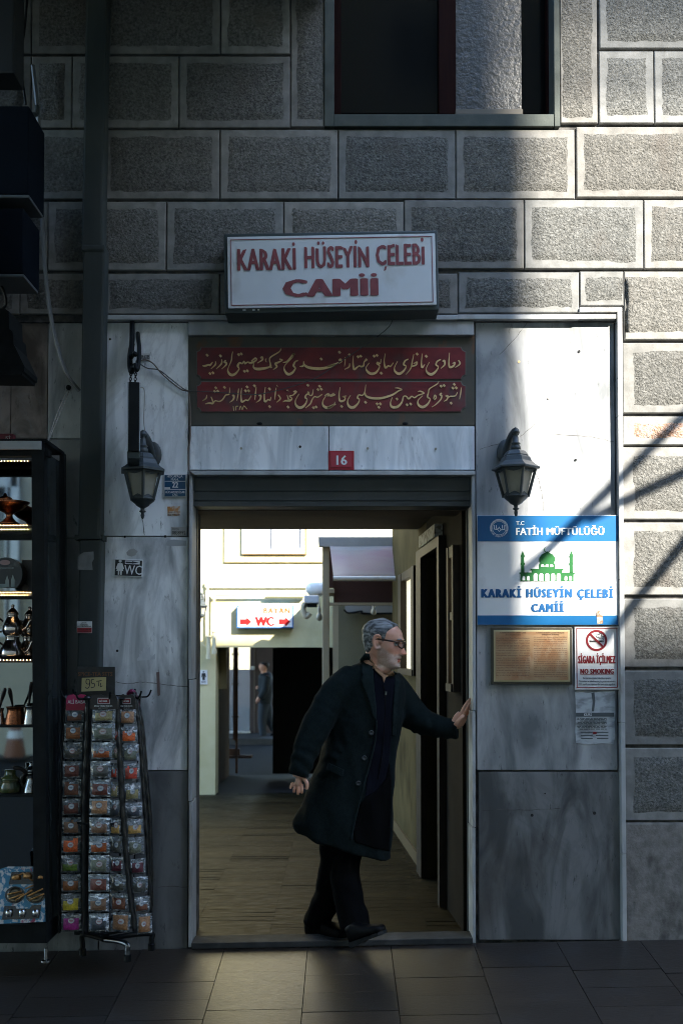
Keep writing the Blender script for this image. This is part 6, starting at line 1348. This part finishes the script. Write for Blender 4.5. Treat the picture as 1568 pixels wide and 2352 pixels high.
# ---------------- coat
bm = NB(); UX, UY = Vector((1, 0, 0)), Vector((0, 1, 0))
TR = [(1512, 838, 896, .070, -.02), (1526, 818, 905, .095, -.01), (1542, 784, 915, .125, .0), (1562, 764, 924, .15, .01), (1600, 757, 929, .165, .02), (1650, 752, 924, .175, .02), (1700, 744, 914, .18, .03), (1750, 730, 908, .185, .03), (1800, 710, 906, .19, .03), (1850, 690, 904, .195, .03), (1888, 674, 903, .195, .03)]
rings = []
for y, l, r, b, d in TR: c = PP((l + r) / 2, y, d); rings.append(ring(bm, c, UX, UY, (r - l) / 2 * S_, b, 36, .9))
for rg, fac in ((rings[0], .78), (rings[1], .46), (rings[2], .2)):   # neckline falls to the front
    for v in rg: v.co.z -= fac * max(0, v.co.x - PP(838, 1512).x)
last = ring(bm, PP(789, 1918, .03), UX, UY, 112 * S_, .195, 36, .9)
for v in last:
    px = 789 + (v.co.x - PP(789, 1918).x) / S_; v.co.z = PP(px, 1906 + (px - 676) * .318).z
    if px > 820: v.co.x -= 4 * S_
rings.append(last); skin(bm, rings)
limb(bm, [PP(812, 1556, -.03), PP(780, 1580, -.07), PP(750, 1626, -.10), PP(714, 1692, -.14), PP(695, 1745, -.17), PP(685.5, 1782, -.18)], [.072, .078, .076, .069, .061, .056], 22, 1.0)
limb(bm, [PP(890, 1560, .08), PP(908, 1588, .09), PP(936, 1630, .07), PP(968, 1655, .05), PP(1010, 1670, .02), PP(1050, 1674, .0)], [.07, .085, .084, .072, .060, .053], 22, 1.0)
bm = remesh(bm, .008, 6, .5)
AX = []
for a_, b_, cc, ww in ((PP(780, 1580, -.07), PP(695, 1745, -.17), .27, .15), (PP(780, 1580, -.07), PP(695, 1745, -.17), .42, .06), (PP(908, 1588, .09), PP(968, 1655, .05), .16, .10), (PP(968, 1655, .05), PP(1050, 1674, 0), .08, .12)): AX.append((a_, (b_ - a_).normalized(), cc, ww))
for v in bm.verts:               # cloth folds
    px = v.co
    f = noise.noise(Vector((px.x * 7, px.y * 7, px.z * 2.2))) * .008 + noise.noise(Vector((px.x * 16 + px.z * 6, px.y * 12, px.z * 9))) * .006
    f += .008 * math.sin((px.x * 1.0 + px.z * .25) * 46 + 4 * noise.noise(px * 3)) * max(0, min(1, (1.05 - px.z) / .5)) * .6
    for a_, b_, cc, ww in AX:
        d_ = (px - a_).dot(b_); e_ = (px - a_ - b_ * d_).length
        if e_ < .16: f += .0048 * math.sin(d_ * 95 + 5 * noise.noise(px * 9)) * math.exp(-((d_ - cc) / ww) ** 2) * max(0, noise.noise(px * 5 + Vector((3, 1, 7))) + .45)
    v.co += v.normal * f
bm.normal_update(); ctree = BVHTree.FromBMesh(bm)
coat = obj('coat', bm, M['coat'], MAN, smooth=True)
def onto(x, y, off=.006, tree=None, fall=None):
    d = ray(x, y).normalized(); h = (tree or ctree).ray_cast(CAM, d)
    if h[0] is None: return P(x, y, fall if fall is not None else YP - .12)
    return h[0] - d * off
def patch(name, px, m, off=.006, th=.006, parent=MAN, step=7, label=None, tree=None, fall=None):
    """cloth panel laid on the coat: outline in photo pixels, wrapped on the real surface"""
    bm = NB(); xs = [p[0] for p in px]; ys = [p[1] for p in px]
    vs = [bm.verts.new((x, y, 0)) for x, y in px]; f = bm.faces.new(vs)
    bmesh.ops.triangulate(bm, faces=[f])
    for _ in range(8):
        es = [e for e in bm.edges if e.calc_length() > step]
        if not es: break
        bmesh.ops.subdivide_edges(bm, edges=es, cuts=1); bmesh.ops.triangulate(bm, faces=bm.faces[:])
    for v in bm.verts: v.co = onto(v.co.x, v.co.y, off, tree, fall)
    for _ in range(2): bmesh.ops.smooth_vert(bm, verts=[v for v in bm.verts if not v.is_boundary], factor=.5, use_axis_x=True, use_axis_y=True, use_axis_z=True)
    bmesh.ops.recalc_face_normals(bm, faces=bm.faces)
    if sum((f.normal.dot(CAM - f.calc_center_median()) for f in bm.faces)) < 0: bmesh.ops.reverse_faces(bm, faces=bm.faces)
    o = obj(name, bm, m, parent, smooth=True, label=label); md = o.modifiers.new('t', 'SOLIDIFY'); md.thickness = th; md.offset = 1
    return o
patch('cardigan', [(858, 1532), (872, 1548), (888, 1556), (905, 1556), (909, 1580), (900, 1620), (899, 1660), (897, 1700), (893, 1750), (884, 1790), (866, 1815), (838, 1832), (845, 1760), (856, 1700), (862, 1654), (858, 1600)], M['cardigan'], .002, .003)
patch('coat_lining', [(838, 1834), (852, 1824), (868, 1814), (885, 1790), (893, 1752), (899, 1800), (897, 1880), (893, 1955), (858, 1948), (814, 1934), (810, 1898), (824, 1850)], M['trousers'], .002, .002)
patch('shirt_collar', [(849, 1512), (854, 1516), (866, 1534), (882, 1551), (888, 1547), (902, 1540), (905, 1546), (903, 1553), (892, 1552), (885, 1557), (881, 1568), (877, 1555), (862, 1541), (852, 1524)], M['shirt'], .014, .004, step=4)
patch('lapel', [(838, 1500), (848, 1502), (853, 1520), (857, 1545), (859, 1580), (863, 1620), (864, 1655), (858, 1650), (846, 1610), (833, 1575), (828, 1564), (839, 1558), (830, 1546), (829, 1530), (826, 1514)], M['lapel'], .007, .004, step=5)
patch('lapel', [(903, 1540), (912, 1548), (920, 1562), (914, 1590), (911, 1640), (908, 1690), (899, 1690), (901, 1640), (904, 1590), (906, 1560)], M['lapel'], .006, .004, step=5)
bm = NB(); cable(bm, [onto(x, y, .008) for x, y in ((881, 1575), (884, 1600), (884, 1640), (881, 1690), (876, 1740), (868, 1790))], .0022, k=5); z_ = obj('zip', bm, M['shoe'], MAN)
bm = NB(); p = onto(886, 1592, .012); box(bm, p.x - .004, p.x + .004, p.y - .002, p.y + .002, p.z - .010, p.z + .008); obj('zip_puller', bm, M['chrome'] if 'chrome' in M else M['white'], z_)
bm = NB(); edge_ = [(864, 1655), (862, 1690), (856, 1725), (848, 1755), (836, 1800), (824, 1845), (812, 1895), (806, 1930)]
cable(bm, [onto(x, y, .004) for x, y in edge_], .006, k=5); obj('front_edge', bm, M['lapel'], MAN, smooth=True)
for x, y in ((852.4, 1683), (836.5, 1741), (822.5, 1799)):
    bm = NB(); p = onto(x, y, .007); lathe(bm, [(.011, -.003), (.013, 0), (.013, .002), (.008, .004), (.007, .002), (.001, .002)], p, 16, axis=(.15, -1, .05)); obj('coat_button', bm, mat('horn_button', (.014, .02, .022), .45, coat=.1), MAN, smooth=True)
bm = NB(); p = PP(685.5, 1779, -.18)
patch('pocket_flap', [(755, 1752), (790, 1768), (786, 1785), (750, 1768)], M['lapel'], .004, .005, step=5)
# the windward flap swinging forward on the right
bm = NB(); cols = []
for i in range(9):
    f = i / 8; row = []
    for e in range(13):
        g_ = e / 12; y = 1690 + g_ * (250 + 36 * f); x = (838 - 24 * g_) * (1 - f) + (909 - 10 * g_) * f
        row.append(bm.verts.new(PP(x, y, -.10 - .05 * math.sin(f * 3.0) + .02 * math.sin(g_ * 5 + f * 3) + .10 * (1 - g_) * (1 - abs(2 * f - 1)))))
    cols.append(row)
skin(bm, cols, 0, False, False) if 0 else None
bm.free()
# ---------------- trousers and shoes
bm = NB()
limb(bm, [PP(790, 1840, .02), PP(776, 1940, .02), PP(768, 2000, .03), PP(752, 2060, .05), PP(734, 2098, .06), PP(725, 2128, .06)], [.12, .095, .084, .072, .070, .074], 18)
limb(bm, [PP(800, 1840, .05), PP(799, 1930, .01), PP(793, 1990, -.03), PP(797, 2050, -.08), PP(812, 2108, -.115), PP(818, 2136, -.14)], [.12, .085, .080, .076, .077, .080], 18)
bm = remesh(bm, .01, 5)
for v in bm.verts: v.co += v.normal * (noise.noise(Vector((v.co.x * 13, v.co.y * 9, v.co.z * 15))) * .009)
obj('trousers', bm, M['trousers'], MAN, smooth=True)
def shoe(heel, toe, h, up=0.0):
    bm = NB(); d = (toe - heel); L = d.length; d.normalize(); s = Vector((0, 0, 1)).cross(d).normalized(); n = d.cross(s).normalized(); r = []
    for f, w, hh in ((-.02, .020, .05), (.02, .031, .095), (.2, .036, .105), (.38, .038, .088), (.55, .044, .068), (.75, .049, .055), (.9, .042, .046), (.98, .028, .036), (1.01, .012, .024)):
        c = heel + d * (L * f) + n * (hh * .5 * h); r.append([bm.verts.new(c + s * (w * math.copysign(abs(math.cos(t)) ** .7, math.cos(t))) + n * (hh * .5 * h * math.copysign(abs(math.sin(t)) ** .6, math.sin(t)))) for t in [2 * math.pi * j / 18 for j in range(18)]])
    skin(bm, r); o = obj('shoe', bm, M['shoe'], MAN, smooth=True)
    bm = NB(); r = []
    for f, w in ((-.04, .018), (.0, .034), (.25, .036), (.5, .044), (.75, .051), (.93, .042), (1.02, .016)):
        c = heel + d * (L * f); r.append([bm.verts.new(c + s * a - n * b) for a, b in ((w, -.004), (w, .012 if f > .35 else .022), (-w, .012 if f > .35 else .022), (-w, -.004))])
    skin(bm, r); obj('sole', bm, M['black'], o)
zt = fz(0, .1)
shoe(P(708, 2149, YP + .10) + Vector((0, 0, .0)), P(795, 2154, YP - .06), 1.15)
shoe(P(808, 2164, -.12), P(882, 2138, -.22), .82)
# ---------------- man walking in the far street
Y2 = 17.0; q2 = 1 / (2287 / (5.08 + Y2)); F2 = lambda x, y, d=0: P(x, y, Y2 + d)
T = thing('person', 'man in dark jacket and jeans walking left on the far street', 'person', F2(606, 1694))
def body2():
    bm = NB()
    limb(bm, [F2(606, 1524), F2(605, 1531), F2(604, 1539)], [.075, .105, .08], 14); limb(bm, [F2(604, 1533), F2(597.5, 1534), F2(596.8, 1537)], [.05, .022, .015], 8)
    limb(bm, [F2(604, 1538), F2(608, 1550)], [.06, .07]); limb(bm, [F2(609, 1550), F2(610, 1575), F2(609, 1600), F2(609, 1612)], [.16, .18, .16, .16], 14, .7)
    limb(bm, [F2(612, 1552, -.15), F2(607, 1585, -.2), F2(594, 1604, -.2), F2(591, 1612, -.2)], [.07, .06, .045, .04]); limb(bm, [F2(606, 1552, .15), F2(598, 1580, .15), F2(589, 1578, .1)], [.065, .055, .04])
    for i in range(3): limb(bm, [F2(591, 1608, -.2), F2(588 + i, 1612, -.2 + i * .02), F2(588.5 + i, 1616, -.2 + i * .02)], [.016, .014, .012], 6)
    limb(bm, [F2(608, 1610), F2(602, 1650), F2(604, 1688)], [.11, .08, .05]); limb(bm, [F2(610, 1610, .1), F2(617, 1650, .1), F2(628, 1676, .1)], [.11, .08, .05])
    return remesh(bm, .014, 3)
bm = body2(); lay = bm.loops.layers.float_color.new('tone')
for f in bm.faces:
    for l in f.loops: l[lay] = (1, 1, 1, 1)
obj('body', bm, M['skin'], T, smooth=True)
bm = NB(); limb(bm, [F2(608, 1522, .02), F2(607.5, 1529, .02), F2(608.5, 1537, .02)], [.10, .113, .085], 14); obj('hair', bm, mat('black_hair', (.012, .013, .014), .6), T, smooth=True)
bm = NB(); limb(bm, [F2(608, 1545), F2(609, 1552), F2(611, 1575), F2(610, 1600), F2(609, 1616)], [.12, .19, .21, .19, .18], 16, .8)
limb(bm, [F2(613, 1553, -.15), F2(608, 1585, -.2), F2(596, 1604, -.2)], [.10, .085, .065]); limb(bm, [F2(606, 1553, .15), F2(599, 1580, .15), F2(592, 1579, .1)], [.095, .08, .06]); obj('jacket', remesh(bm, .02, 4), mat('teal_jacket', (.010, .02, .028), .8), T, smooth=True)
bm = NB(); limb(bm, [F2(608, 1608), F2(602, 1650), F2(604, 1690)], [.135, .10, .08]); limb(bm, [F2(610, 1608, .1), F2(618, 1650, .1), F2(629, 1678, .1)], [.135, .10, .075]); obj('jeans', remesh(bm, .02, 3), mat('jeans', (.02, .032, .045), .8), T, smooth=True)
for a, b in ((F2(608, 1694), F2(592, 1695)), (F2(632, 1684, .1), F2(620, 1692, .1))): bm = NB(); limb(bm, [a, a.lerp(b, .6), b], [.06, .05, .035], 10, .7); obj('shoe', bm, M['shoe'], T, smooth=True)
